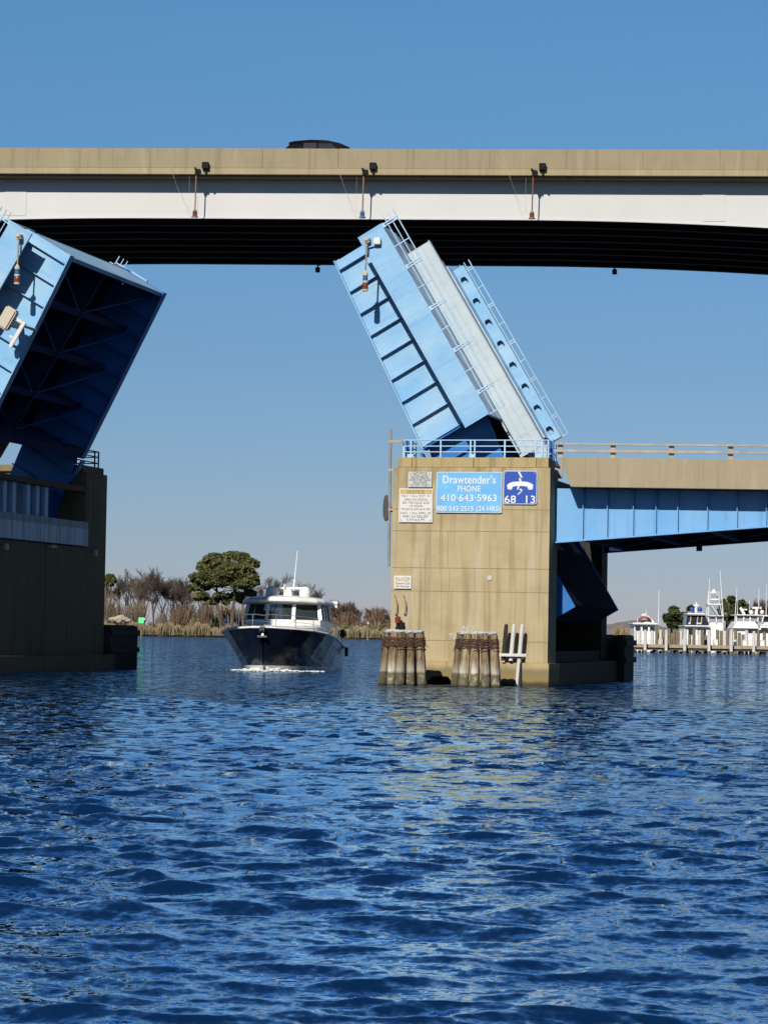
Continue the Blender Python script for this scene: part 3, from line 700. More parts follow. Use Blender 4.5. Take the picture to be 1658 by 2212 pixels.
e, a, b, W, H_ = sign(862, 1054.5, 933.5, 1128, 'larger white notice of opening hours with a yellow heading band', M['wsign'], M['wsign'],
     [('NOTICE', .095, .13, M['browink'], .48), ('MAY 1 thru OCT. 31', .22, .085, M['ink'], .82), ('OPEN ON SIGNAL', .325, .085, M['ink'], .70), ('ON THE HOUR AND', .42, .085, M['ink'], .80), ('1/2 HOUR', .515, .085, M['ink'], .38),
      ('FROM 6 AM to 9 PM', .61, .085, M['ink'], .84), ('NOV. 1 thru APRIL 30', .725, .085, M['ink'], .88), ('OPEN ON REQUEST', .825, .085, M['ink'], .78), ('6 AM to 6 PM', .915, .085, M['ink'], .52)], r=.04, border=.045, bands=((.03, .165, M['ysign']),))
m = MB()
for q in ((a.x+.035, a.x+.05, b.z+.05, a.z-.05), (b.x-.05, b.x-.035, b.z+.05, a.z-.05)): m.box(q[0], q[1], 99.9195, 99.923, q[2], q[3])
m.build('rule', plain('grey_rule', (.35, .37, .40), .5), e)
sign(851, 1243, 887.5, 1271.5, 'small white danger sign about a submarine cable near the pier corner', M['wsign'], M['wsign'],
     [('DANGER', .27, .155, M['orink'], .84), ('Submarine Cable', .58, .08, M['ink'], .84), ('NO Anchoring', .80, .08, M['ink'], .70)], r=.03, border=.01)
# painted words, partly behind the right dolphin
m = MB(); q = atY(998, 1357.5, 99.99); text_mesh(m, 'NO', .30, (q.x, 99.999, q.z), UX, UZ, NM, 'LEFT', .01); q = atY(968.5, 1375, 99.99); text_mesh(m, 'TRESPASSING', .30, (q.x, 99.999, q.z), UX, UZ, NM, 'LEFT', .01)
m.build('painted_lettering', plain('chalky_white_paint', (.45, .41, .33), .8, var=.3, freq=9), pr_)
# ------------------------------------------------------------------ pile dolphins in front of the pier
pm = MT('dolphin_pile_wood', (.20, .15, .085), .85, spec=.2)
pm.mix(pm.mul(pm.noise((6, 6, .5), 2, 5, .65, .42, .58), .95), (.07, .045, .028)); pm.mix(pm.mul(pm.noise((9, 9, .35), 3, 5, .65, .52, .60), .7), (.28, .23, .15)); pm.mix(pm.mul(pm.noise((2, 2, .6), 3, 4, .6, .6, .7), .6), (.25, .10, .045))
_w = pm.mul(pm.mul(pm.zband(1.25, .62, 'Z', .55, 3.5), .95), pm.noise((5, 5, .5), 2.2, 4, .6, .30, .52)); pm.mix(_w, (.46, .43, .37)); pm.mix(pm.zband(.62, .52, 'Z', .16, 5), (.095, .085, .055)); pm.mix(pm.mul(pm.noise((1, 1, 1), 5, 4, .6, .52, .68), pm.zband(.45, .4, 'Z')), (.26, .23, .16)); pm.mix(pm.zband(.14, .06, 'Z', .08, 5), (.03, .028, .02))
pm.rnd(.3); pm.bump(pm.noise((6, 6, .6), 3, 5, .6, 0, 1), .02, .7); M['pile'] = pm.done()
M['pilecap'] = plain('droppings_crust', (.46, .48, .50), .8, var=.2, freq=5)
def dolphin(cx, cy, label, seed, topz, rust):
    rg = random.Random(seed); e = empty('mooring_dolphin', (cx, cy, 0), label, 'mooring piles', 'pile dolphins before the sunlit pier')
    spots = [(-.66, -.1), (-.36, -.28), (-.05, -.34), (.27, -.27), (.58, -.12), (-.52, .3), (-.15, .28), (.2, .3), (.52, .28)]
    tops = []
    for i, (dx, dy) in enumerate(spots):
        r = .155+rg.uniform(-.012, .02); tz = topz+rg.uniform(-.10, .02)
        bx, by = cx+dx*1.32+rg.uniform(-.07, .07), cy+dy*1.5+rg.uniform(-.06, .06)
        tx, ty = cx+dx*.98, cy+dy*.9
        m = MB(); rings = []
        for k in range(9):
            f = k/8; z = -.8+(tz+.8)*f; rr_ = r*(1.12-.16*f)
            rings.append([(bx+(tx-bx)*f+rr_*(1+rg.uniform(-.05, .05))*math.cos(2*math.pi*j/12), by+(ty-by)*f+rr_*(1+rg.uniform(-.05, .05))*math.sin(2*math.pi*j/12), z) for j in range(12)])
        m.loft(rings); m.build('pile', M['pile'], e, smooth=False); tops.append((tx, ty, tz, r))
    # wire rope lashing that follows the outline of the cluster
    m = MB()
    def outline(z, grow=.015):
        f = (z+.8)/(topz+.8); ps = []
        for j in range(40):
            t = 2*math.pi*j/40; best = 0
            for (dx, dy), (tx, ty, tz, r) in zip(spots, tops):
                px, py = dx*1.32+(tx-cx-dx*1.32)*f, dy*1.5+(ty-cy-dy*1.5)*f
                # support of the circle along this direction, measured from the centre
                c_, s_ = math.cos(t), math.sin(t); b_ = px*c_+py*s_; h_ = abs(-px*s_+py*c_)
                if h_ < r: best = max(best, b_+math.sqrt(r*r-h_*h_))
            ps.append(best or .5)
        ps = [max(ps[j], .5*(ps[j-1]+ps[(j+1) % 40])) for j in range(40)]
        return [(cx+(ps[j]+grow)*math.cos(2*math.pi*j/40), cy+(ps[j]+grow)*math.sin(2*math.pi*j/40), z+rg.uniform(-.02, .02)) for j in range(40)]
    z = topz-.22
    while z > topz-.56:
        ps = outline(z, .012+rg.uniform(0, .02)); m.path(ps+[ps[0]], .016, 5); z -= .045
    for k in range(5):
        ps = outline(topz-.62-.05*rg.random(), .02); a0 = rg.randrange(40); m.path([ps[(a0+i) % 40] for i in range(8)], .016, 5)
    for k in range(10):
        t = rg.uniform(math.pi, 2*math.pi); p = outline(topz-.4)[int(t/(2*math.pi)*40) % 40]
        m.tube(p, (p[0]+.12*math.cos(t)+rg.uniform(-.05, .05), p[1]+.1*math.sin(t), p[2]-rg.uniform(.1, .35)), .014, .01, 4)
    m.build('rope_lashing', M['rust'], e)
    m = MB(); rings = []
    for zz, g in ((topz-.03, -.02), (topz+.035, .0), (topz+.05, -.12)):
        rings.append([(x, y, zz+rg.uniform(-.022, .022)) for x, y, _ in outline(topz, g)])
    m.loft(rings); m.build('crust', M['pilecap'], e)
    return e
c = atZ(868, 1480, 0); dolphin(c.x-.02, c.y+.45, 'cluster of rusty lashed piles below the red lamp at the pier corner', 3, 1.98, .9)
c = atZ(1026, 1484, 0); dolphin(c.x+.0, c.y+.45, 'cluster of lashed piles with broken wires, before the painted white letters', 8, 1.96, .5)
# red lamp behind the left dolphin
q = atY(860, 1338, 99.75)
e = empty('marker_lamp', (q.x, 99.75, q.z-.3), 'small dark red lamp on a bracket just above the left pile cluster', 'light')
m = MB(); m.lathe((q.x-.02, 99.75, q.z-.12), [(.1, 0), (.11, .02), (.11, .22), (.05, .25)], 12); m.build('lens', M['redglass'], e)
m = MB(); m.lathe((q.x+.0, 99.75, q.z-.42), [(.12, 0), (.11, .1), (.08, .2), (.1, .29)], 10); m.box(q.x+.08, q.x+.2, 99.65, 99.99, q.z-.42, q.z-.1); m.build('bracket', M['black'], e)
# row of three fender piles on the right of the pier face
xL = [atY(x_, 1400, 99.7).x for x_ in (1088.5, 1105, 1123)]
e = empty('fender_rack', (xL[1], 99.6, .8), 'three pointed fender posts, one black and two white, joined by a white rail', 'fender')
for i, x_ in enumerate(xL):
    zt = atY(1095, 1347, 99.7).z; lean = .09
    m = MB(); zb = .95 if i < 2 else -.6
    rings = []
    for z, r_ in ((zb, .085), (zt-.25, .08), (zt-.06, .07), (zt, .02)):
        rings.append([(x_+lean*(z-.9)/1.2+r_*math.cos(2*math.pi*j/10), 99.5+r_*math.sin(2*math.pi*j/10), z) for j in range(10)])
    m.loft(rings); o = m.build('post', M['timber'] if i == 0 else M['wpost'], e)
    if i == 0: o['label'] = 'black tarred post'
m = MB(); q = atY(1080, 1414, 99.5); q2 = atY(1139, 1416, 99.5)
m.bar((q.x, 99.36, q.z), (q2.x, 99.36, q.z), (0, .05, 0), (0, 0, .055)); m.bar((xL[0]-.05, 99.7, q.z-.1), (xL[2]+.1, 99.7, q.z-.1), (0, .2, 0), (0, 0, .04)); m.build('rail', M['wpost'], e)
m = MB(); m.bar((xL[2]+.03, 99.5, .9), (xL[2]+.05, 99.5, -.5), (.06, 0, 0), (0, .06, 0)); m.build('lower_post', M['timber'], e)
# timber fenders beyond both piers
def fender(x0, x1, y0, y1, z1, lab):
    e = empty('timber_fender', ((x0+x1)/2, (y0+y1)/2, 0), lab, 'fender', 'black timber fenders behind the piers')
    n = int((y1-y0)/.32)
    m = MB()
    for i in range(n):
        for x_ in (x0, x1-.3): m.box(x_, x_+.3, y0+i*.32, y0+i*.32+.29, -1, z1-.03*((i*7) % 3))
    for i in range(int((x1-x0)/.32)): m.box(x0+i*.32, x0+i*.32+.29, y1-.3, y1, -1, z1-.02)
    m.build('sheeting', M['timber'], e)
    m = MB()
    for z_ in (z1-.35, .9): m.box(x1, x1+.1, y0, y1, z_-.12, z_+.12); m.box(x0-.1, x0, y0, y1, z_-.12, z_+.12)
    m.build('waler', M['timber'], e)
fender(-18.6, -17.5, 116.75, 119.8, 2.0, 'black timber fender at the back corner of the sunlit pier')
# ================================================================== LEFT PIER
LX = -41.44
pl_ = empty('bridge_pier', (-44.5, 108, 0), 'shaded concrete pier with a pale band and blue recess', 'bridge pier', 'drawbridge piers')
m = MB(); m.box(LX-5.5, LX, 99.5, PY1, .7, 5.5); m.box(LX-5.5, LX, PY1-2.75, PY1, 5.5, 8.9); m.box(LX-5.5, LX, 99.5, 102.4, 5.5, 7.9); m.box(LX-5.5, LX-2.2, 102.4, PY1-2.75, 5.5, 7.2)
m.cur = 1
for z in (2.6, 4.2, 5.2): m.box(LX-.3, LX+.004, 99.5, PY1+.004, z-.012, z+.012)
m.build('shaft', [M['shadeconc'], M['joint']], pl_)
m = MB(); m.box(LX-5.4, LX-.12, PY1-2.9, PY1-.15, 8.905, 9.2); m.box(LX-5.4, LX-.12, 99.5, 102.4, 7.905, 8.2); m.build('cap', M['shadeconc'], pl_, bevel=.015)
m = MB(); m.box(LX-5.7, LX+.5, 99.2, PY1+.2, -1, .7); m.build('plinth', M['wetconc'], pl_, bevel=.03)
m = MB(); m.box(LX+.005, LX+.14, 99.5, 113.75, 5.55, 6.62); 
bd = MT('streaked_pale_band', (.80, .82, .85), .8, spec=.2); bd.mix(bd.mul(bd.noise((3, 3, .12), 1.8, 6, .7, .45, .65), .8), (.27, .25, .26)); bd.mix(bd.mul(bd.noise((3, 3, .25), 1.1, 5, .7, .58, .72), .6), (.24, .15, .10)); bd.mix(bd.mul(bd.zband(6.34, 6.4, 'Z', .12, 5), .5), (.20, .19, .20))
m.build('edge_band', bd.done(), pl_)
m = MB(); m.box(LX-1.4, LX-1.3, 102.4, PY1-2.75, 5.5, 8.0); m.build('recess_panel', M['bluedeep'], pl_)
m = MB(); m.box(LX-.5, LX+.06, 102.4, PY1-2.75, 7.98, 8.22); m.build('rusty_sill', M['rust'], pl_)
for xv in (6, 26, 57, 77, 96):
    y_ = atX(xv, 1075, LX-.3).y; m = MB(); m.box(LX-.38, LX-.2, y_-.2, y_+.2, 6.6, 7.97); m.build('column', M['rail'], pl_)
m = MB(); y_ = PY1-.4
pipe_rail(m, [(LX-.3, 112.6, 9.2), (LX-.3, y_, 9.2), (LX-3, y_, 9.2)], .74, [(LX-.3, y_, 9.2), (LX-.3, y_-.5, 9.2), (LX-.3, 113.2, 9.2), (LX-1.5, y_, 9.2)], .028, (.22, .5, .74)); m.build('railing', M['bluedark'], pl_)
for xv, yv in ((12, 1181), (204, 1194)):
    q = atX(xv, yv, LX+.06); m = MB(); m.box(LX+.005, LX+.16, q.y-.16, q.y+.16, q.z-.12, q.z+.14); m.build('lamp_box', M['galv'], pl_, bevel=.02)
q = atX(107, 1180, LX+.06); m = MB(); m.box(LX+.005, LX+.2, q.y-.1, q.y+.5, q.z-.05, q.z+.05); m.build('lamp_arm', M['galv'], pl_)
fender(-42.6, -41.2, 116.75, 120.6, 2.05, 'black timber fender beyond the shaded pier')
# ================================================================== APPROACH SPAN (right)
SY = 99.95; G = -.0095
def zs(x, z): return z+G*(x+17.5)
ap = empty('approach_span', (-12, 108, 8), 'low approach span with tan parapet and blue plate girder', 'bridge span')
XA = -17.55; XE = 6.0
def slab(m, x0, x1, y0, y1, z0, z1): m.hexa([(x0,y0,zs(x0,z0)),(x1,y0,zs(x1,z0)),(x1,y1,zs(x1,z0)),(x0,y1,zs(x0,z0)),(x0,y0,zs(x0,z1)),(x1,y0,zs(x1,z1)),(x1,y1,zs(x1,z1)),(x0,y1,zs(x0,z1))])
zt = 8.66; zb = 7.55
m = MB(); xj = [XA, -16.55, -14.32, -12.1, -9.9, -7.6, -5.3, -3, -.7, 1.6, 3.9, XE]
for i, (x0, x1) in enumerate(zip(xj[:-1], xj[1:])):
    if i == 0: m.hexa([(x0+.45,SY,zs(x0,zb)),(x1-.006,SY,zs(x1,zb)),(x1-.006,SY+.5,zs(x1,zb)),(x0+.45,SY+.5,zs(x0,zb)),(x0,SY,zs(x0,zt)),(x1-.006,SY,zs(x1,zt)),(x1-.006,SY+.5,zs(x1,zt)),(x0,SY+.5,zs(x0,zt))])
    else: slab(m, x0+.006, x1-.006, SY, SY+.5, zb, zt)
slab(m, XA+.6, XE, SY+.015, SY+.48, zb+.02, zt-.02)
m.build('parapet', M['span'], ap, bevel=.012)
m = MB(); slab(m, XA+.6, XE, SY+13.3, SY+13.8, zb, zt); m.build('parapet', M['span'], ap)
m = MB(); slab(m, XA+.5, XE, SY+.5, SY+13.3, zb+.05, zb+.35); m.build('deck_slab', M['shadeconc'], ap)
for yr_ in (SY+.2, SY+13.55):
    m = MB()
    for zz, hh in ((.27, .05), (.53, .035)): 
        m.bar((XA-.25, yr_, zs(XA, zt+zz)), (XE, yr_, zs(XE, zt+zz)), (0, .06, 0), (0, 0, hh))
    for i in range(12):
        x_ = atY(1209, 970, yr_).x if i == 0 else -15.55+(i-1)*2.21
        m.bar((x_, yr_+.09, zs(x_, zt)-.02), (x_, yr_+.09, zs(x_, zt+.6)), (.1, 0, 0), (0, .025, 0)); m.bar((x_+.0, yr_+.17, zs(x_, zt)-.02), (x_, yr_+.17, zs(x_, zt+.56)), (.03, 0, 0), (0, .06, 0))
    m.build('guard_rail', M['galv'], ap)
GY = 101.1
gb = lambda x: atb[0] + (x-atb[2])*atb[1]
_a = atY(1228, 1168, GY); _b = atY(1658, 1136, GY); atb = (_a.z, (_b.z-_a.z)/(_b.x-_a.x), _a.x)
XG = PX1+.02
def ap_girder(y, mat):
    m = MB(); m.hexa([(XG,y,gb(XG)),(XE,y,gb(XE)),(XE,y+.04,gb(XE)),(XG,y+.04,gb(XG)),(XG,y,zb),(XE,y,zs(XE,zb)),(XE,y+.04,zs(XE,zb)),(XG,y+.04,zb)])
    m.hexa([(XG,y-.2,gb(XG)-.05),(XE,y-.2,gb(XE)-.05),(XE,y+.24,gb(XE)-.05),(XG,y+.24,gb(XG)-.05),(XG,y-.2,gb(XG)),(XE,y-.2,gb(XE)),(XE,y+.24,gb(XE)),(XG,y+.24,gb(XG))])
    m.hexa([(XG,y-.012,gb(XG)+.001),(XE,y-.012,gb(XE)+.001),(XE,y-.001,gb(XE)+.001),(XG,y-.001,gb(XG)+.001),(XG,y-.012,gb(XG)+.13),(XE,y-.012,gb(XE)+.13),(XE,y-.001,gb(XE)+.13),(XG,y-.001,gb(XG)+.13)])
    x = XA+.4
    while x < XE:
        m.box(x-.012, x+.012, y-.022, y-.0115, gb(x)+.05, gb(x)+.08); x += .09
    g = m.build('plate_girder', mat, ap)
    for xv in (1259.6, 1312, 1368, 1417, 1464, 1528, 1592, 1655):
        x = atY(xv, 1140, y).x if y < 105 else atY(xv, 1140, GY).x
        m = MB(); m.box(x-.012, x+.012, y-.2, y-.0125, gb(x)+.002, zs(x, zb)-.01); m.box(x-.06, x+.06, y-.024, y-.0122, gb(x)+.132, zs(x, zb)-.02)
        for k in range(11): m.box(x-.045, x-.02, y-.034, y-.0235, gb(x)+.16+k*.12, gb(x)+.185+k*.12)
        m.build('stiffener', mat, g)
    return g
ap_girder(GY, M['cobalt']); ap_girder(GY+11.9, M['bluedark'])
for y_ in (104, 107, 110):
    m = MB(); m.hexa([(XG,y_,gb(XG)+.5),(XE,y_,gb(XE)+.5),(XE,y_+.04,gb(XE)+.5),(XG,y_+.04,gb(XA)+.5),(XG,y_,zb),(XE,y_,zs(XE,zb)),(XE,y_+.04,zs(XE,zb)),(XG,y_+.04,zb)]); m.build('stringer', M['bluedark'], ap)
m = MB(); x = XA+.6
while x < XE:
    m.box(x-.02, x+.02, GY+.05, GY+11.88, gb(x)+.06, gb(x)+1.0); m.box(x-.14, x+.14, GY+.05, GY+11.88, gb(x)+.02, gb(x)+.058); x += 2.4
x = XA+.6
while x < XE-2.4:
    m.bar((x, GY+.1, gb(x)+.14), (x+2.4, GY+5.9, gb(x+2.4)+.14), (.06, 0, 0), (0, 0, .03)); m.bar((x+2.4, GY+5.95, gb(x+2.4)+.14), (x, GY+11.8, gb(x)+.14), (.06, 0, 0), (0, 0, .03)); x += 2.4
m.build('floor_framing', M['bluedark'], ap)
q = atY(1510, 1186, GY+12.1); m = MB(); m.box(q.x-.12, q.x+.12, GY+11.98, GY+12.1, q.z-.08, q.z+.3); m.build('lamp_box', M['black'], ap)
m = MB(); m.box(-19.0, PX1, PY0+1.8, SY+13.2, 7.6, 7.88); m.build('sun_block_apron', M['shadeconc'], ap)  # unseen deck strip added to keep sun off the pit wall
# bent carrying the far end of the approach span
bt = empty('span_bent', (XE-.5, 107, 0), 'concrete bent carrying the right end of the approach span', 'bridge pier')
m = MB()
for y_ in (102, 107, 112): m.tube((XE-.5, y_, -1), (XE-.5, y_, 4.9), .5, .5, 16)
m.build('column', M['shadeconc'], bt); m = MB(); m.box(XE-1.1, XE+.1, 100.5, 113.5, 4.91, gb(XE)-.08); m.build('crossbeam', M['shadeconc'], bt)
# ================================================================== FAR SHORE
YH = lambda x: 1362+.01746*(x-829)
class Loc:
    """local frame at a known distance D along the view axis: x to the right, y away, z up; px() gives metres from photo positions at that distance"""
    def __init__(s, D, xv):
        s.D = D; s.k = D/F; s.xv = xv
        p = Vector((0, 0, CAMH)) + ray(xv, YH(xv))*D; s.o = Vector((p.x, p.y, 0)); s.M = Matrix.Translation(s.o) @ Matrix.Rotation(PSI, 4, 'Z')
    def X(s, xv): return (xv-s.xv)*s.k
    def Z(s, xv, yv): return CAMH+(YH(xv)-yv)*s.k
    def W(s, x, y, z): return s.M @ Vector((x, y, z))
    def mb(s):
        m = MB(); m.M = s.M; return m
shore = [(-900, 560), (240, 575), (400, 585), (620, 600), (845, 622), (1000, 660), (1200, 640), (1330, 560), (1500, 500), (1700, 470), (2600, 430)]
def sp(xv, D): 
    p = Vector((0, 0, CAMH)) + ray(xv, YH(xv))*D; return (p.x, p.y)
m = MB(); rng = random.Random(4)
front = []; 
for (x0, d0), (x1, d1) in zip(shore[:-1], shore[1:]):
    n = max(2, int(abs(x1-x0)/25))
    for i in range(n): front.append((x0+(x1-x0)*i/n, d0+(d1-d0)*i/n+rng.uniform(-3, 3)))
rows = []
for dd, zz in ((-2, -.6), (2, .25), (14, .7), (60, 1.0), (900, 2.0), (6000, 4.0)): rows.append([(*sp(x, d+dd), zz+rng.uniform(-.05, .05)) for x, d in front])
m.loft(rows, closed=False, cap=False)
gm = MT('shore_soil', (.10, .075, .04), .95); gm.mix(gm.noise((1, 1, 1), .15, 5, .6, .4, .65), (.16, .12, .06)); m.build('shore_ground', gm.done(), recalc=True)['kind'] = 'structure'
# far wooded hills across the bay
m = MB(); rng = random.Random(12)
pts = []
for i in range(121):
    xv = 900+i*14; h = 6.5+5*math.exp(-((xv-1370)/45)**2)+rng.uniform(-.5, .5)+.6*math.sin(i*.9)
    pts.append((xv, h))
rows = []
for dd, f in ((0, 0), (20, .55), (60, .85), (130, 1.0), (420, .5), (700, 0)):
    rows.append([(*sp(x, 1750+dd), 1+h*f*1.02+rng.uniform(-.5, .5)*(f > 0)) for x, h in pts])
m.loft(rows, closed=False, cap=False); hm = MT('bare_woods_hill', (.13, .11, .12), .95); hm.mix(hm.noise((1, 1, 1), .12, 6, .7, .4, .65), (.20, .16, .17)); m.build('hills', hm.done())['kind'] = 'structure'
# ------------------------------------------------------------------ vegetation
def leafmat(name, a, b, c=None):
    t = MT(name, a, .8, spec=.15); t.mix(t.noise((1, 1, 1), .55, 4, .6, .4, .6), b)
    if c: t.mix(t.mul(t.noise((1, 1, 1), 1.1, 3, .6, .55, .65), .8), c)
    return t.done()
M['needle'] = leafmat('pine_needles', (.09, .098, .032), (.034, .045, .018), (.13, .112, .042))
M['evergreen'] = leafmat('dense_evergreen', (.055, .075, .025), (.022, .035, .014), (.085, .085, .03))
M['bark'] = plain('bark', (.10, .075, .055), .9, var=.3)
M['twig'] = plain('bare_twigs', (.145, .112, .085), .9, var=.2, freq=.4)
M['twigred'] = plain('reddish_twigs', (.135, .095, .08), .9, var=.2, freq=.4)
M['twigdark'] = plain('dark_branches', (.09, .07, .06), .9, var=.2)
def quads_to_mesh(name, P, U, V, mat, parent=None):
    """many small quads: centre P, half-axes U and V (numpy n x 3)"""
    n = len(P); co = np.stack([P-U-V, P+U-V, P+U+V, P-U+V], 1).reshape(-1, 3).astype(np.float32)
    me = bpy.data.meshes.new(name); me.vertices.add(4*n); me.vertices.foreach_set('co', co.ravel()); me.loops.add(4*n); me.loops.foreach_set('vertex_index', np.arange(4*n, dtype=np.int32))
    me.polygons.add(n); me.polygons.foreach_set('loop_start', np.arange(0, 4*n, 4, dtype=np.int32)); me.update(); me.validate()
    mats = mat if isinstance(mat, list) else [mat]
    for q in mats: me.materials.append(q)
    if len(mats) > 1: me.polygons.foreach_set('material_index', np.random.default_rng(n).integers(0, len(mats), n).astype(np.int32))
    o = bpy.data.objects.new(name, me); COL.objects.link(o)
    if parent is not None: adopt(o, parent)
    return o
def leaf_quads(clumps, per, size, seed):
    g = np.random.default_rng(seed); Ps = []
    for c, r, wgt in clumps:
        n = int(per*wgt); d = g.normal(size=(n, 3)); d /= np.linalg.norm(d, axis=1)[:, None]
        rad = g.uniform(.25, 1.2, n)**.6; Ps.append(np.array(c)+d*rad[:, None]*np.array(r))
    P = np.concatenate(Ps); n = len(P)
    a = g.normal(size=(n, 3)); a /= np.linalg.norm(a, axis=1)[:, None]; b = g.normal(size=(n, 3)); b = np.cross(a, b); b /= np.linalg.norm(b, axis=1)[:, None]
    s = size*g.uniform(.5, 1.3, n)[:, None]; return P, a*s, b*s*.6
def limb(m, p, d, L_, r, depth, rg, up=.25, spread=.55, twmin=.012):
    p = Vector(p); d = Vector(d).normalized(); segs = 3
    for i in range(segs):
        d2 = (d+Vector((rg.gauss(0, .14), rg.gauss(0, .14), rg.gauss(0, .10)+up*.12))).normalized()
        q = p+d2*(L_/segs); r2 = max(r*.82, twmin); m.tube(p, q, r, r2, 5 if r > .08 else 3, caps=False); p, d, r = q, d2, r2
        if depth > 0 and (i > 0 or depth < 3):
            for _ in range(1 if depth > 2 else 2):
                a = Vector((rg.gauss(0, 1), rg.gauss(0, 1), rg.gauss(.25, .6))); dd = (d+a.normalized()*spread*1.6).normalized()
                limb(m, p, dd, L_*rg.uniform(.5, .75), max(r*.6, twmin), depth-1, rg, up, spread, twmin)
    if depth > 0: limb(m, p, d, L_*.7, max(r*.8, twmin), depth-1, rg, up, spread, twmin)
def bare_tree(xv, ytop, D, label, seed, mat, name='bare_tree', stems=1, spread=.5, depth=4, grp='bare trees on the far shore'):
    l = Loc(D, xv); H = l.Z(xv, ytop)-.6; rg = random.Random(seed)
    e = empty(name, l.o+Vector((0, 0, .4)), label, 'tree', grp)
    tr = MB(); cr = MB()
    for k in range(stems):
        b = l.o+Vector((rg.uniform(-.5, .5)*(stems > 1), rg.uniform(-.5, .5), .3)); lean = Vector((rg.gauss(0, .12), rg.gauss(0, .12), 1))
        r0 = .011*H+.05; top = b+lean.normalized()*H*rg.uniform(.34, .46); tr.tube(b, top, r0, r0*.75, 7)
        for j in range(3): limb(cr, top-lean*H*.06*j, lean.normalized()+Vector((rg.gauss(0, .35), rg.gauss(0, .35), 0)), H*rg.uniform(.2, .27), r0*.62, depth, rg, .3, spread, .02)
    tr.build('trunk', M['twigdark'], e, recalc=False); cr.build('crown', mat, e, recalc=False)
    return e
# big pine
D = 585; l = Loc(D, 487)
e = empty('pine_tree', l.o+Vector((0, 0, .4)), 'large spreading green pine with a many lobed crown, tallest tree on the far shore', 'tree')
cl = []; rg = random.Random(2)
for x, y, rx, ry in ((440,1226,24,15),(466,1206,24,12),(502,1203,26,12),(532,1217,20,14),(424,1250,20,12),(458,1240,30,16),(503,1232,30,15),(542,1242,15,11),(416,1268,13,9),(444,1266,22,10),(484,1258,26,11),(522,1262,22,10),(470,1284,17,7),(508,1283,16,7),(488,1240,52,26),(430,1290,16,9),(455,1292,16,9),(540,1282,14,9),(490,1288,24,9),(515,1296,14,7),(470,1222,30,14),(515,1252,34,14),(549,1258,9,8),(436,1285,12,6),(524,1284,10,6),(490,1300,12,6),(455,1302,10,5)):
    c = l.W(l.X(x), rg.uniform(-3.5, 3.5), l.Z(x, y)); k = l.k
    for j in range(5):
        o_ = Vector((rg.uniform(-.6, .6)*rx*k, rg.uniform(-1.5, 1.5), rg.uniform(-.5, .5)*ry*k)); cl.append(((c.x+o_.x, c.y+o_.y, c.z+o_.z), (rx*k*.70, rx*k*.62, ry*k*.62), rx*ry/230))
P, U, V = leaf_quads(cl, 150, .30, 5); quads_to_mesh('crown', P, U, V, M['needle'], e)
m = MB(); rg = random.Random(6)
for bx, tx, ty, r in ((478, 462, 1232, .42), (500, 505, 1225, .40), (521, 528, 1240, .28)):
    p = [l.W(l.X(bx), 0, .2)]
    for i in range(1, 7): f = i/6; p.append(l.W(l.X(bx+(tx-bx)*f+rg.uniform(-2.5, 2.5)), rg.uniform(-.4, .4), .2+(l.Z(tx, ty)-.2)*f))
    for i in range(6): m.tube(p[i], p[i+1], r*(1-.11*i), r*(1-.11*(i+1)), 7)
    for i in (3, 4, 5):
        for _ in range(3): limb(m, p[i], Vector((rg.gauss(0, 1), rg.gauss(0, .7), .45)), 3.4, r*.3, 1, rg, .3, .5, .05)
m.build('trunk', M['bark'], e, recalc=False)
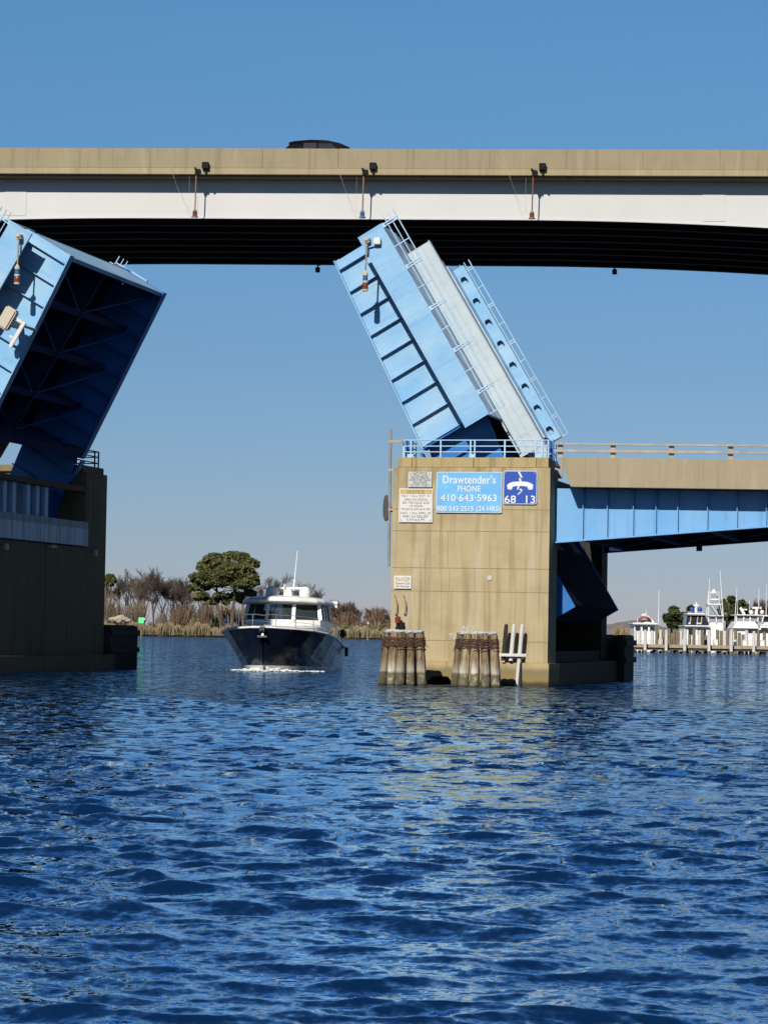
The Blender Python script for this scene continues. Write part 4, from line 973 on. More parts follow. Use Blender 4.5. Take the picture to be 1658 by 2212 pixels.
# small cedar half hidden by the shaded pier
l = Loc(600, 238); e = empty('cedar_tree', l.o, 'small dark green evergreen peeping out beside the shaded pier', 'tree')
cl = [(tuple(l.W(l.X(238+dx), 0, l.Z(238, y))), (r*l.k, r*l.k, r*l.k*.7), 1) for dx, y, r in ((-3, 1246, 9), (2, 1252, 9), (-4, 1258, 12), (-8, 1252, 10))]
P, U, V = leaf_quads(cl, 350, .28, 9); quads_to_mesh('crown', P, U, V, M['needle'], e); m = MB(); m.tube(l.W(0, 0, .2), l.W(0, 0, l.Z(238, 1250)), .25, .12, 6); m.build('trunk', M['bark'], e)
for i, (xv, yt, D, mt_, st, lab) in enumerate((
    (250, 1246, 610, 'twig', 2, 'broad twiggy bare tree close beside the shaded pier'), (272, 1240, 606, 'twig', 2, 'bushy bare tree left of the tall plumed one'),
    (292, 1216, 612, 'twigred', 1, 'tallest bare tree between the pier and the pine, with a pinkish top'), (312, 1236, 602, 'twig', 2, 'bare tree just right of the tall plumed one'),
    (331, 1226, 600, 'twigdark', 2, 'dark forked bare tree with open branches against the sky'), (344, 1230, 604, 'twigdark', 1, 'slim dark bare tree in the middle of the left wood'),
    (362, 1240, 606, 'twigdark', 2, 'bare tree with a thick leaning trunk left of the pine'), (381, 1246, 604, 'twigred', 2, 'reddish bare tree that touches the pine'), (398, 1252, 610, 'twig', 2, 'low bare tree at the left foot of the pine'),
    (566, 1226, 612, 'twigdark', 1, 'thin bare tree at the right of the pine behind the yacht'), (580, 1240, 616, 'twigred', 1, 'small bare tree between pine and yacht mast'),
    (647, 1240, 640, 'twigred', 1, 'bare treetop seen just right of the yacht antenna'), (668, 1246, 640, 'twigdark', 1, 'bare treetop above the white dome of the yacht'),
    (722, 1300, 640, 'twigred', 3, 'low reddish bare tree at the right of the yacht roof'), (742, 1294, 640, 'twigred', 3, 'rounded bare tree midway between yacht and sunlit pier'), (764, 1300, 645, 'twigred', 3, 'spreading bare tree left of the sunlit pier'),
    (795, 1312, 650, 'twig', 2, 'low grey bare tree behind the lone wooden pile'), (812, 1306, 650, 'twigred', 2, 'bare tree with a dark clump at its top by the sunlit pier'), (834, 1312, 650, 'twigred', 2, 'last bare tree against the edge of the sunlit pier'))):
    bare_tree(xv, yt, D, lab, 40+i, M[mt_], stems=st, depth=4)
# thicket and reeds: nobody could count them
def blades(name, x0, x1, D0, D1, n, h0, h1, wd, lean, mats, seed, prof=None, zb=.3):
    g = np.random.default_rng(seed); xv = g.uniform(x0, x1, n); D = g.uniform(D0, D1, n)+ (xv-400)*.085*(xv < 900)
    th = (xv-829)/F; ang = np.arctan(th)-PSI; rr = D/np.cos(np.arctan(th))
    X = rr*np.sin(ang); Y = rr*np.cos(ang); h = g.uniform(h0, h1, n)
    if prof is not None: h = h*prof(xv, g)
    b = np.stack([X, Y, np.full(n, zb)], 1); up = np.stack([g.normal(0, lean, n), g.normal(0, lean, n), np.ones(n)], 1)
    up /= np.linalg.norm(up, axis=1)[:, None]; V = up*(h/2)[:, None]; P = b+V
    a = g.uniform(0, 6.28, n); U = np.stack([np.cos(a), np.sin(a), np.zeros(n)], 1)*(wd*g.uniform(.6, 1.4, n))[:, None]
    o = quads_to_mesh(name, P, U, V, mats); o['kind'] = 'stuff'; return o
def bumpy(xv, g): return (1-.45*np.clip((xv-303)/14, 0, 1)*(xv < 420))*(.55+.25*np.sin(xv*.11)+.18*np.sin(xv*.27+1)+.12*np.sin(xv*.53+2))
bm_ = [plain('brush_brown', (.125, .092, .055), .9, var=.2, freq=.3), plain('brush_grey', (.15, .12, .085), .9, var=.2, freq=.3), plain('brush_red', (.15, .085, .06), .9, var=.2, freq=.3)]
blades('thicket', 150, 420, 596, 612, 6500, 5, 10, .035, .16, bm_[:2], 21, bumpy)
blades('thicket', 370, 640, 596, 614, 9000, 4.5, 9.5, .045, .2, bm_, 22, lambda x, g: .6+.22*np.sin(x*.13)+.15*np.sin(x*.31+1))
blades('thicket', 640, 900, 600, 622, 9000, 4, 7.5, .05, .2, [bm_[0], bm_[2]], 23, bumpy)
rd = [plain('reed_straw', (.235, .19, .105), .9, var=.15, freq=.2), plain('reed_tan', (.21, .16, .085), .9, var=.15, freq=.2), plain('reed_pale', (.27, .22, .13), .9, var=.1, freq=.2)]
blades('marsh_reeds', 120, 900, 575, 592, 15000, 1.6, 2.7, .05, .09, rd, 24, lambda x, g: .85+.2*np.sin(x*.09)+.12*np.sin(x*.31))
blades('low_grass', 560, 860, 592, 597, 4000, 2.8, 3.9, .05, .15, [plain('green_grass', (.10, .12, .035), .9), rd[1]], 25, bumpy)
blades('low_grass', 370, 470, 590, 597, 2500, 3, 5, .06, .2, [plain('green_shrub', (.075, .09, .03), .9), rd[1]], 26, bumpy)
# pale rocks on the bank
for i, (xv, yv, r) in enumerate(((243, 1338, .9), (251, 1337, 1.0), (260, 1335, 1.1), (268, 1337, .9), (275, 1340, .8), (256, 1341, .9))):
    l = Loc(572, xv); m = MB(); g = random.Random(60+i); m.M = l.M @ Matrix.Translation((0, 0, l.Z(xv, yv)))
    m.ball((0, 0, 0), r, r*.8, r*.6, 9, 6); m.v = [tuple(c+g.uniform(-.09, .09) for c in v) for v in m.v]
    o = m.build('rock', plain('pale_rock', (.33, .285, .22), .9) if i == 0 else bpy.data.materials['pale_rock']); tag(o, 'pale boulder in the heap on the marsh bank beside the shaded pier', 'rock', 'pale boulders on the bank')
# green daymark, lone pile, net stakes
l = Loc(464, 305); e = empty('channel_marker', l.o, 'wooden post with a bright green square daymark', 'channel marker')
m = l.mb(); m.tube((0, 0, -1), (-.0, 0, l.Z(305, 1345)), .15, .13, 10); m.build('post', M['woodpost'], e)
m = l.mb(); m.box(l.X(299.2), l.X(310.6), -.24, -.2, l.Z(305, 1346), l.Z(305, 1333.6)); m.build('daymark', MT('bright_green_board', (.10, .84, .26), .5).done(), e, bevel=.04)
m = l.mb(); m.box(l.X(310.8), l.X(313), -.2, 0, l.Z(305, 1338), l.Z(305, 1334.5)); m.bar((.15, -.1, l.Z(305, 1339)), (l.X(313), -.1, l.Z(305, 1339)), (0, .05, 0), (0, 0, .05)); m.build('light', M['wsign'], e)
l = Loc(530, 794.5); e = empty('wooden_pile', l.o, 'lone grey wooden pile with a whitened top in front of the reeds', 'pile')
m = l.mb(); m.tube((-.05, 0, -1), (0, 0, l.Z(794, 1347)), .27, .24, 10); m.build('shaft', M['woodpost'], e)
m = l.mb(); m.lathe((0, 0, l.Z(794, 1347)), [(.25, 0), (.26, .12), (.1, .3), (.03, .45)], 10); m.build('whitened_top', M['wpost'], e)
for i, (x, yt) in enumerate(((899.5, 1327), (903, 1335), (915, 1340), (906, 1322), (929, 1341), (922, 1318), (933, 1312))):
    x = x-406+0 if False else x; xs_ = 494+(x-899.5)*.95; l = Loc(520, xs_); m = l.mb(); lean = (-.25, .1, .2, -.15, .2, 0, -.1)[i]
    m.tube((0, 0, -.8), (lean, 0, l.Z(xs_, yt)), .11, .08, 7); o = m.build('net_stake', M['woodpost']); tag(o, 'thin leaning net stake in the water left of the yacht', 'stake', 'net stakes left of the yacht')
# ================================================================== MARINA
wm = M['white_gel'] = plain('white_gelcoat', (.62, .62, .61), .3, var=.04)
dkw = M['dglass'] = MT('dark_boat_glass', (.02, .022, .028), .1, spec=.4).done()
tnt = M['tint'] = MT('clear_vinyl', (.24, .25, .28), .25).done()
l = Loc(305, 1500); e = empty('dock', l.o, 'long weathered timber dock in front of the moored boats', 'dock')
m = l.mb(); m.box(l.X(1290), l.X(1800), .3, 3.0, .62, .98); m.build('deck', plain('dock_timber', (.34, .28, .20), .9, var=.25, freq=2), e)
m = l.mb(); m.box(l.X(1290), l.X(1800), .5, 2.8, .35, .615); m.build('beam', plain('dark_dock_beam', (.05, .045, .04), .9), e)
bents = []
for i in range(22):
    for y_ in (.9, 2.4): m = l.mb(); x = l.X(1300+i*23.3); m.tube((x, y_, -1), (x, y_, .349), .14, .14, 8); m.build('support_pile', bpy.data.materials['dark_dock_beam'], e)
first = {}
def mpile(kind, xv, D, ytop, zb, r, lab, grp):
    l = Loc(D, xv); zt_ = l.Z(xv, ytop)
    if kind not in first:
        e = empty('dock_pile', l.o, lab, 'pile', grp); m = MB(); m.M = Matrix.Translation(l.o)
        m.tube((0, 0, zb), (0, 0, zt_), r, r*.93, 10); m.build('shaft', M['wpost'] if kind[0] == 'w' else M['woodpost'], e)
        if kind == 'wf': m = MB(); m.M = Matrix.Translation(l.o); m.tube((0, 0, -.5), (0, 0, .3), r+.012, r+.012, 10); m.build('tide_band', M['wetconc'], e)
        first[kind] = (e, zt_); return e
    e0, z0 = first[kind]; c = dup(e0, loc=tuple(l.o), label=lab); c.scale = (1, 1, zt_/z0); return c
gw = 'white dock piles'; gt = 'bare wooden dock piles'
names = ['below the red canopied boat', 'before the evergreen bush', 'left of the dark windshield', 'right of the dark windshield', 'under the column of dark evergreens', 'under the big white boat at the right', 'at the right end of the dock']
for n_, (xv, yt) in zip(names, ((1393, 1360), (1438.5, 1360), (1478.6, 1359), (1531, 1361), (1579, 1359), (1627.6, 1363), (1676, 1364))):
    mpile('wf', xv, 304.6, yt, -.8, .19, 'tall white dock pile in the water, '+n_, gw)
for xv, yt in ((1371.7, 1361), (1381, 1362), (1407.7, 1362), (1426, 1360), (1470.4, 1362), (1510.4, 1361), (1564.8, 1362), (1612, 1361)):
    mpile('wb', xv, 309.2, yt, -.6, .19, 'white pile at the back edge of the dock', 'white piles behind the dock')
for xv, yt, D in ((1418, 1368, 318), (1445, 1359, 321), (1455, 1361, 324), (1464, 1366, 320), (1498, 1358, 313), (1517, 1360, 316), (1523.5, 1372, 318), (1549, 1360, 314), (1557, 1362, 318), (1570, 1361, 316), (1588, 1359, 314), (1596, 1366, 320), (1604, 1370, 318), (1637, 1360, 314), (1650, 1364, 318), (1489, 1370, 318)):
    mpile('t', xv, D, yt, -.6, .2, 'bare tan wooden pile between dock and moored boats', gt)
for xv, wv_ in ((1473, 9), (1541, 8), (1582, 7), (1603, 8), (1641, 9)):
    l = Loc(307, xv); o = None; m = l.mb(); h_ = .62; m.box(0, wv_*l.k, -.3, .35, .982, .982+h_); m.box(-.03, wv_*l.k+.03, -.33, .38, .984+h_, 1.05+h_)
    o = m.build('dock_box', M['white_gel'], bevel=.02); tag(o, 'white storage box standing on the timber dock', 'box', 'storage boxes on the dock')
def frus(m, x0, x1, y0, y1, z0, z1, tx=.0, ty0=.0, ty1=.0): m.hexa([(x0,y0,z0),(x1,y0,z0),(x1,y1,z0),(x0,y1,z0),(x0+tx,y0+ty0,z1),(x1-tx,y0+ty0,z1),(x1-tx,y1-ty1,z1),(x0+tx,y1-ty1,z1)])
def mhull(l, e, x0, x1, zt_, L_=13, mat=None):
    m = l.mb(); c = (x0+x1)/2; hw = (x1-x0)/2; rings = []
    for y, f, dz in ((0, .92, 0), (L_*.35, 1, .0), (L_*.7, .85, .25), (L_*.9, .5, .5), (L_, .06, .65)):
        rings.append([(c-hw*f*.75, y, -.4), (c-hw*f, y, .35), (c-hw*f*1.04, y, zt_+dz), (c+hw*f*1.04, y, zt_+dz), (c+hw*f, y, .35), (c+hw*f*.75, y, -.4)])
    m.loft(rings); return m.build('hull', mat or M['white_gel'], e)
def panes(l, e, xs_, z0, z1, y, mat, tz=0):
    for a, b in xs_: m = l.mb(); m.hexa([(a,y,z0),(b,y,z0),(b,y+.04,z0),(a,y+.04,z0),(a,y+tz,z1),(b,y+tz,z1),(b,y+.04+tz,z1),(a,y+.04+tz,z1)]); m.build('window', mat, e)
def whip(l, e, xv, y0v, y1v, r=.06, y=1.5, lean=0, name='antenna'):
    m = l.mb(); m.tube((l.X(xv), y, l.Z(xv, y0v)), (l.X(xv)+lean, y, l.Z(xv, y1v)), r, r*.5, 6); m.build(name, M['white_gel'], e)
def dome(l, e, xv, yv, r, mat, y=1.5):
    m = l.mb(); z = l.Z(xv, yv); m.lathe((l.X(xv), y, z), [(r*.75, -r), (r, -r*.5), (r, .1*r), (r*.8, .65*r), (r*.4, .92*r), (.01, r)], 12); m.build('dome', mat, e, smooth=True)
# trawler with the red canopy
l = Loc(330, 1396); X, Z = l.X, l.Z
e = empty('moored_boat', l.o, 'white trawler with red canopy on its flybridge, moored behind the dock', 'boat', 'boats moored at the marina')
mhull(l, e, X(1368), X(1432), 1.5); m = l.mb(); frus(m, X(1370), X(1417), 1.2, 7, 1.5, Z(1396, 1349), .08, .1, .3); m.build('cabin', wm, e)
m = l.mb(); m.box(X(1366.5), X(1421), .8, 7.4, Z(1396, 1349.4)+.01, Z(1396, 1345)); m.build('roof', wm, e, bevel=.08)
panes(l, e, ((X(1373.5), X(1384.5)), (X(1389), X(1400.5)), (X(1405), X(1417)-.1)), Z(1396, 1362), Z(1396, 1353), 1.17, dkw, .05)
m = l.mb(); frus(m, X(1385), X(1411), 1.6, 4.5, Z(1396, 1345)+.01, Z(1396, 1339), .15, .3, .1); m.build('flybridge', wm, e)
m = l.mb(); rings = []
for y in (1.0, 4.2): rings.append([(X(1384+i*24/12), y, Z(1396, 1340)+(Z(1396, 1331)-Z(1396, 1340))*math.sin(math.pi*i/12)**.6) for i in range(13)]+[(X(1408-i*24/12), y, Z(1396, 1340)-.06+(Z(1396, 1333)-Z(1396, 1340))*math.sin(math.pi*(12-i)/12)**.6) for i in range(13)])
m.loft(rings); m.build('canopy', MT('red_canvas', (.33, .05, .035), .8).done(), e)
m = l.mb(); m.bar((X(1396), 2.6, Z(1396, 1327)), (X(1414), 2.6, Z(1396, 1345)), (0, .5, 0), (.1, 0, .14)); m.bar((X(1388), 2.6, Z(1396, 1328)), (X(1400), 2.6, Z(1396, 1326)), (0, .5, 0), (0, 0, .12)); m.build('radar_arch', wm, e)
whip(l, e, 1424, 1348, 1274, .07); whip(l, e, 1397, 1327, 1314, .04); whip(l, e, 1378, 1345, 1334, .04)
# boat with dark windshield and blue domes
l = Loc(328, 1507); X, Z = l.X, l.Z
e = empty('moored_boat', l.o, 'white motor yacht with dark wraparound windshield and two blue domes', 'boat', 'boats moored at the marina')
mhull(l, e, X(1476), X(1548), 1.6); m = l.mb(); frus(m, X(1480), X(1542), 1.0, 8, 1.6, Z(1507, 1354), .1, .1, .2); m.build('cabin', wm, e)
m = l.mb(); m.box(X(1479), X(1534), .5, 8.2, Z(1507, 1353.9)+.01, Z(1507, 1350.5)); m.build('bridge_deck', wm, e, bevel=.06)
m = l.mb(); m.hexa([(X(1483),1.0,Z(1507,1350)),(X(1533),1.0,Z(1507,1350)),(X(1533),5,Z(1507,1350)),(X(1483),5,Z(1507,1350)),(X(1486),1.5,Z(1507,1328.6)),(X(1525),1.5,Z(1507,1328.6)),(X(1525),5,Z(1507,1328.6)),(X(1486),5,Z(1507,1328.6))]); m.build('windshield', dkw, e)
for a, b in ((1491, 1494), (1506, 1509), (1515, 1518)):
    m = l.mb(); m.bar((X(a), .93, Z(1507, 1350)), (X(b), 1.42, Z(1507, 1329)), (.06, 0, 0), (0, .03, 0)); m.build('mullion', M['galv'], e)
for a in (1490, 1507.5, 1513): m = l.mb(); m.ball((X(a), .8, Z(1507, 1346.5)), .16, .12, .13, 8, 5); m.build('searchlight', wm, e)
m = l.mb(); m.box(X(1484.5), X(1524), .9, 5.5, Z(1507, 1328.4), Z(1507, 1324)); m.build('hardtop', wm, e, bevel=.1)
for a in (1496, 1513.5): dome(l, e, a, 1315.5, 4.9*l.k, plain('blue_dome_cover', (.01, .06, .30), .5) if a == 1496 else bpy.data.materials['blue_dome_cover'])
m = l.mb(); m.tube((X(1505), 2, Z(1507, 1324)), (X(1507), 2, Z(1507, 1300)), .2, .12, 8); m.bar((X(1500), 2, Z(1507, 1307)), (X(1512), 2, Z(1507, 1307)), (0, .15, 0), (0, 0, .1)); m.build('mast', wm, e)
m = l.mb(); m.hexa([(X(1525),4.9,Z(1507,1330)),(X(1529),4.9,Z(1507,1330)),(X(1529),5,Z(1507,1330)),(X(1525),5,Z(1507,1330)),(X(1533),5.9,Z(1507,1357)),(X(1541),5.9,Z(1507,1357)),(X(1541),6,Z(1507,1357)),(X(1533),6,Z(1507,1357))]); m.build('canvas_curtain', plain('blue_grey_canvas', (.10, .17, .30), .6), e)
panes(l, e, ((X(1488), X(1500)), (X(1508), X(1526))), Z(1507, 1371), Z(1507, 1358), .97, dkw)
# tower boat
l = Loc(338, 1545); X, Z = l.X, l.Z
e = empty('moored_boat', l.o, 'white fishing boat with tall open tuna tower', 'boat', 'boats moored at the marina')
mhull(l, e, X(1520), X(1570), 1.5); m = l.mb(); frus(m, X(1530), X(1565), 1, 7, 1.5, Z(1545, 1344), .12, .2, .2); m.build('cabin', wm, e)
m = l.mb(); m.box(X(1529), X(1564), .6, 6, Z(1545, 1330.5), Z(1545, 1329)); m.build('hardtop', wm, e)
for a, b in ((1531, 1532), (1547, 1548.5), (1562, 1562.5)): m = l.mb(); m.bar((X(b), 1, Z(1545, 1344)), (X(a), .9, Z(1545, 1330.6)), (.07, 0, 0), (0, .05, 0)); m.build('post', wm, e)
panes(l, e, ((X(1533), X(1546)), (X(1549.5), X(1561.5))), Z(1545, 1343), Z(1545, 1331.5), 1.1, tnt)
m = l.mb()
for a, b, t0, t1 in ((1531, 1532, 1330, 1303), (1561, 1556, 1330, 1303), (1533.5, 1535, 1303, 1276), (1555, 1553, 1303, 1276), (1554, 1538, 1330, 1308)):
    for y in (1.2, 3.2): m.tube((X(a), y, Z(1545, t0)), (X(b), y, Z(1545, t1)), .05, .05, 6)
m.build('tower_frame', wm, e)
m = l.mb(); m.box(X(1529), X(1559), 1, 3.4, Z(1545, 1306), Z(1545, 1303.4)); m.build('tower_platform', wm, e)
m = l.mb(); m.box(X(1534.5), X(1554.5), 1, 2, Z(1545, 1297.5), Z(1545, 1292.4)); m.build('padded_rail', wm, e, bevel=.1)
m = l.mb(); m.lathe((X(1544.5), 2.2, Z(1545, 1281)), [(1.0*.62, -.02), (.64, .05), (.3, .22), (.26, .34), (.12, .5), (.01, .55)], 14); m.build('tower_top', wm, e)
whip(l, e, 1531, 1330, 1248, .07, lean=.15, name='outrigger'); whip(l, e, 1564.5, 1340, 1232, .08, lean=-.5, name='outrigger')
# big sport yacht at the right
l = Loc(333, 1612); X, Z = l.X, l.Z
e = empty('moored_boat', l.o, 'big white sport yacht with glazed flybridge and white domes', 'boat', 'boats moored at the marina')
mhull(l, e, X(1584), X(1650), 1.7); m = l.mb(); frus(m, X(1585), X(1647), 1, 8, 1.7, Z(1612, 1357), .1, .2, .2); frus(m, X(1583), X(1640), .6, 6, Z(1612, 1356.9), Z(1612, 1342), .5, .25, .3); m.build('cabin', wm, e)
m = l.mb(); m.box(X(1590), X(1650), .6, 6.5, Z(1612, 1329.6), Z(1612, 1327)); m.build('hardtop', wm, e, bevel=.05)
for a in (1591, 1607, 1621, 1638): m = l.mb(); m.bar((X(a), 1, Z(1612, 1342)), (X(a+.6), .95, Z(1612, 1329.7)), (.09, 0, 0), (0, .05, 0)); m.build('post', wm, e)
panes(l, e, ((X(1593), X(1606)), (X(1609), X(1620)), (X(1623), X(1637))), Z(1612, 1341.5), Z(1612, 1330.5), 1.1, tnt)
panes(l, e, ((X(1617), X(1630)), (X(1633), X(1645))), Z(1612, 1366), Z(1612, 1359.5), .97, dkw)
dome(l, e, 1625, 1322, 4.6*l.k, wm); dome(l, e, 1648.5, 1321.5, 4.6*l.k, wm)
m = l.mb(); m.bar((X(1628), 2, Z(1612, 1312)), (X(1648), 2, Z(1612, 1312)), (0, .15, 0), (0, 0, .12)); m.tube((X(1637), 2, Z(1612, 1327)), (X(1638), 2, Z(1612, 1312)), .22, .16, 8); m.build('radar_mast', wm, e)
m = l.mb(); m.bar((X(1603), 2.5, Z(1612, 1312)), (X(1612), 2.5, Z(1612, 1327)), (.12, 0, .1), (0, .2, 0)); m.bar((X(1608), 2.5, Z(1612, 1316)), (X(1618), 2.5, Z(1612, 1316)), (0, .1, 0), (0, 0, .08)); m.build('rocket_launcher', wm, e)
whip(l, e, 1589, 1350, 1268, .06, lean=.25, name='outrigger'); whip(l, e, 1595, 1329, 1296, .04); whip(l, e, 1641, 1312, 1270, .06); whip(l, e, 1620.5, 1322, 1293, .04)
l = Loc(345, 1668); X, Z = l.X, l.Z
e = empty('moored_boat', l.o, 'white yacht cut off by the right edge of the photo', 'boat', 'boats moored at the marina')
mhull(l, e, X(1640), X(1696), 1.6); m = l.mb(); frus(m, X(1641), X(1692), 1, 8, 1.6, Z(1668, 1350), .2, .3, .2); frus(m, X(1646), X(1690), 1.2, 6, Z(1668, 1349.9), Z(1668, 1344), .3, .2, .2); m.build('cabin', wm, e)
m = l.mb(); m.box(X(1645), X(1690), .8, 6, Z(1668, 1331), Z(1668, 1328.5)); m.build('hardtop', wm, e)
m = l.mb(); m.bar((X(1647), 1, Z(1668, 1344)), (X(1650), .9, Z(1668, 1331)), (.08, 0, 0), (0, .05, 0)); m.build('post', wm, e)
panes(l, e, ((X(1651), X(1664)), (X(1667), X(1684))), Z(1668, 1343), Z(1668, 1332), 1.3, dkw); panes(l, e, ((X(1645), X(1660)),), Z(1668, 1366), Z(1668, 1356), .97, dkw)
whip(l, e, 1657, 1328, 1262, .06)
# trees behind the marina
def evergreen(xv, D, label, clumps, seed, size=.3, per=420):
    l = Loc(D, xv); e = empty('evergreen_tree', l.o+Vector((0, 0, .4)), label, 'tree', 'evergreens behind the marina'); cl = []; rg = random.Random(seed)
    for x, y, rx, ry in clumps:
        for j in range(4):
            c = l.W(l.X(x+rg.uniform(-.5, .5)*rx), rg.uniform(-2.5, 2.5), l.Z(x, y+rg.uniform(-.5, .5)*ry)); cl.append((tuple(c), (rx*l.k*.62, rx*l.k*.6, ry*l.k*.58), rx*ry/220))
    P, U, V = leaf_quads(cl, per, size, seed); quads_to_mesh('crown', P, U, V, M['evergreen'], e)
    m = MB()
    for dx in (-.5, .4): m.tube(l.W(dx, 0, .2), l.W(dx*1.5, 0, l.Z(xv, clumps[0][1])), .3, .15, 7)
    m.build('trunk', M['bark'], e); return e
evergreen(1456, 520, 'rounded dark green bush tree between the red canopied boat and the dark windshield', ((1456, 1322, 15, 11), (1446, 1336, 13, 10), (1466, 1335, 15, 11), (1453, 1350, 15, 9), (1472, 1349, 13, 9)), 71)
evergreen(1490, 530, 'low evergreen partly hidden behind the blue domed yacht', ((1492, 1312, 8, 6), (1483, 1330, 10, 8), (1490, 1342, 10, 10)), 72)
evergreen(1581, 510, 'tall dark evergreen with ragged top between the tower boat and the sport yacht', ((1578, 1296, 8, 8), (1586, 1306, 11, 12), (1577, 1318, 12, 12), (1588, 1330, 12, 14), (1580, 1345, 10, 14), (1586, 1358, 8, 10)), 73)
evergreen(1604, 515, 'dark evergreen with reaching branches left of the white domes', ((1601, 1300, 5, 4), (1606, 1314, 9, 6), (1603, 1325, 9, 8), (1613, 1308, 5, 3), (1599, 1340, 9, 10)), 74)
evergreen(1563, 520, 'thin evergreen behind the tuna tower legs', ((1561, 1301, 6, 6), (1556, 1318, 7, 7), (1560, 1332, 9, 8)), 75)
bare_tree(1650, 1286, 520, 'reddish bare tree above the boats at the right edge', 91, M['twigred'], stems=3, spread=.6)
bare_tree(1634, 1308, 525, 'smaller bare tree behind the white domes', 92, M['twigred'], stems=2, spread=.6)
blades('marsh_reeds', 1330, 1720, 495, 510, 5000, 1.6, 3.4, .06, .1, rd[:2], 27, lambda x, g: .85+.2*np.sin(x*.09))
# ================================================================== MOTOR YACHT IN THE CHANNEL
bx, by = sp(570, 126.5); RZ = R(-83.4)
M['yacht_white'] = plain('yacht_white', (.68, .68, .67), .3, var=.03)
e = empty('motor_yacht', (bx, by, 0), 'dark blue hulled motor yacht with white cabin coming through the open draw', 'boat')
YM = Matrix.Translation((bx, by, 0)) @ Matrix.Rotation(RZ, 4, 'Z') @ Matrix.Rotation(R(-1.0), 4, 'Y')
def ymb():
    m = MB(); m.M = YM; return m
ST = [(.40, .04, 2.06, .0), (.1, .55, 2.05, .02), (-.6, 1.32, 2.02, .28), (-1.6, 2.05, 1.97, .85), (-3.0, 2.55, 1.86, 1.45), (-5.0, 2.70, 1.70, 1.95), (-7.5, 2.62, 1.50, 2.15), (-10, 2.42, 1.34, 2.15), (-12.0, 2.2, 1.26, 2.05)]
def stn(x):
    for a, b in zip(ST[:-1], ST[1:]):
        if a[0] >= x >= b[0]:
            f = (a[0]-x)/(a[0]-b[0]); return tuple(a[i]+(b[i]-a[i])*f for i in range(4))
    return ST[-1]
xs_ = [.38, .25, .1, -.2, -.6, -1.1, -1.6, -2.3, -3, -4, -5, -6.2, -7.5, -8.7, -10, -11, -12]
m = ymb(); rows = []
for x in xs_:
    _, hb_, zs_, wl = stn(x); rake = lambda z: -(max(0, 1-z/2.0))*.36*max(0, 1-max(0, .38-x)/1.2)
    prof = [(.02*(wl > .05), -.6), (wl*.8, -.25), (wl, .02), (wl+(hb_-wl)*.10, .27), (wl+(hb_-wl)*.26, .6), (wl+(hb_-wl)*.46, 1.0), (wl+(hb_-wl)*.74, .5*(1.0+zs_)), (hb_, zs_)]
    rows.append([(x+rake(z), -y, z) for y, z in prof[::-1]]+[(x+rake(z), y, z) for y, z in prof])
k = [m.pts(r) for r in rows]; n = len(rows[0])
for a, b in zip(k[:-1], k[1:]):
    for i in range(n-1): m.cur = 1 if i in (4, 10) else 0; m.face([a+i, a+i+1, b+i+1, b+i])
m.cur = 0; m.face([k[-1]+i for i in range(n)])
navy = MT('navy_gloss_hull', (.003, .005, .014), .22, spec=.3).done()
m.build('hull', [navy, M['yacht_white']], e, smooth=False)
m = ymb(); up = [[(x, y_*(stn(x)[1]-.02), stn(x)[2]-.06+.05*(1-abs(y_))) for y_ in (-1, -.5, 0, .5, 1)] for x in xs_]
m.loft(up, closed=False, cap=False); m.build('deck', M['yacht_white'], e)
m = ymb()
for s_ in (-1, 1):
    ps = [(x, s_*(stn(x)[1]+.01), stn(x)[2]+.0) for x in xs_]
    for a, b in zip(ps[:-1], ps[1:]): m.tube(a, b, .06, .06, 6)
m.build('gunwale', M['yacht_white'], e)
m = ymb()
for s_ in (-1, 1):
    ps = [(x, s_*(stn(x)[1]-.12), stn(x)[2]+.05) for x in xs_[2:]]
    for a, b in zip(ps[:-1], ps[1:]): m.bar(a, b, (0, .04, 0), (0, 0, .035))
m.build('toe_rail', plain('varnished_teak', (.30, .17, .07), .4), e)
m = ymb(); rings = []
for x, hw, zz in ((-1.9, .55, 1.95), (-2.2, .95, 2.12), (-3.2, 1.45, 2.2), (-4.6, 1.85, 2.28), (-5.6, 1.95, 2.30)):
    zb_ = stn(x)[2]-.1; rings.append([(x, -hw-.1, zb_), (x, -hw, zz-.1), (x, -hw+.12, zz), (x, hw-.12, zz), (x, hw, zz-.1), (x, hw+.1, zb_)])
m.loft(rings); m.build('trunk_cabin', M['yacht_white'], e, bevel=.03)
# deckhouse: plan outline of the windscreen, three panes in front, sides aft
bot_ = [(-8.8, -1.86), (-5.35, -1.88), (-4.55, -.66), (-4.55, .66), (-5.35, 1.88), (-8.8, 1.86)]
top_ = [(-8.6, -1.72), (-5.65, -1.74), (-5.0, -.63), (-5.0, .63), (-5.65, 1.74), (-8.6, 1.72)]
def hp(i, f, z): return (bot_[i][0]+(top_[i][0]-bot_[i][0])*f, bot_[i][1]+(top_[i][1]-bot_[i][1])*f, z)
m = ymb()
z0, z1, z2, z3 = 1.55, 2.54, 3.30, 3.42
lev = [(0, z0), (.08, z1), (.92, z2), (1, z3)]
rings = [[hp(i, f, z) for i in range(6)] for f, z in lev[:2]]; m.loft(rings)
rings = [[hp(i, f, z) for i in range(6)] for f, z in lev[2:]]; m.loft(rings)
for i in range(6):
    a, b = Vector(hp(i, .08, z1)), Vector(hp(i, .92, z2)); w_ = .085 if 0 < i < 5 else .06; m.bar(a, b, (.05, 0, 0), (0, w_, 0))
for i in (0, 4):
    for f in (.36, .70):
        a = Vector(hp(i, .08, z1)).lerp(Vector(hp(i+1, .08, z1)), f); b = Vector(hp(i, .92, z2)).lerp(Vector(hp(i+1, .92, z2)), f); m.bar(a, b, (.05, 0, 0), (0, .04, 0))
m.build('deckhouse', M['yacht_white'], e)
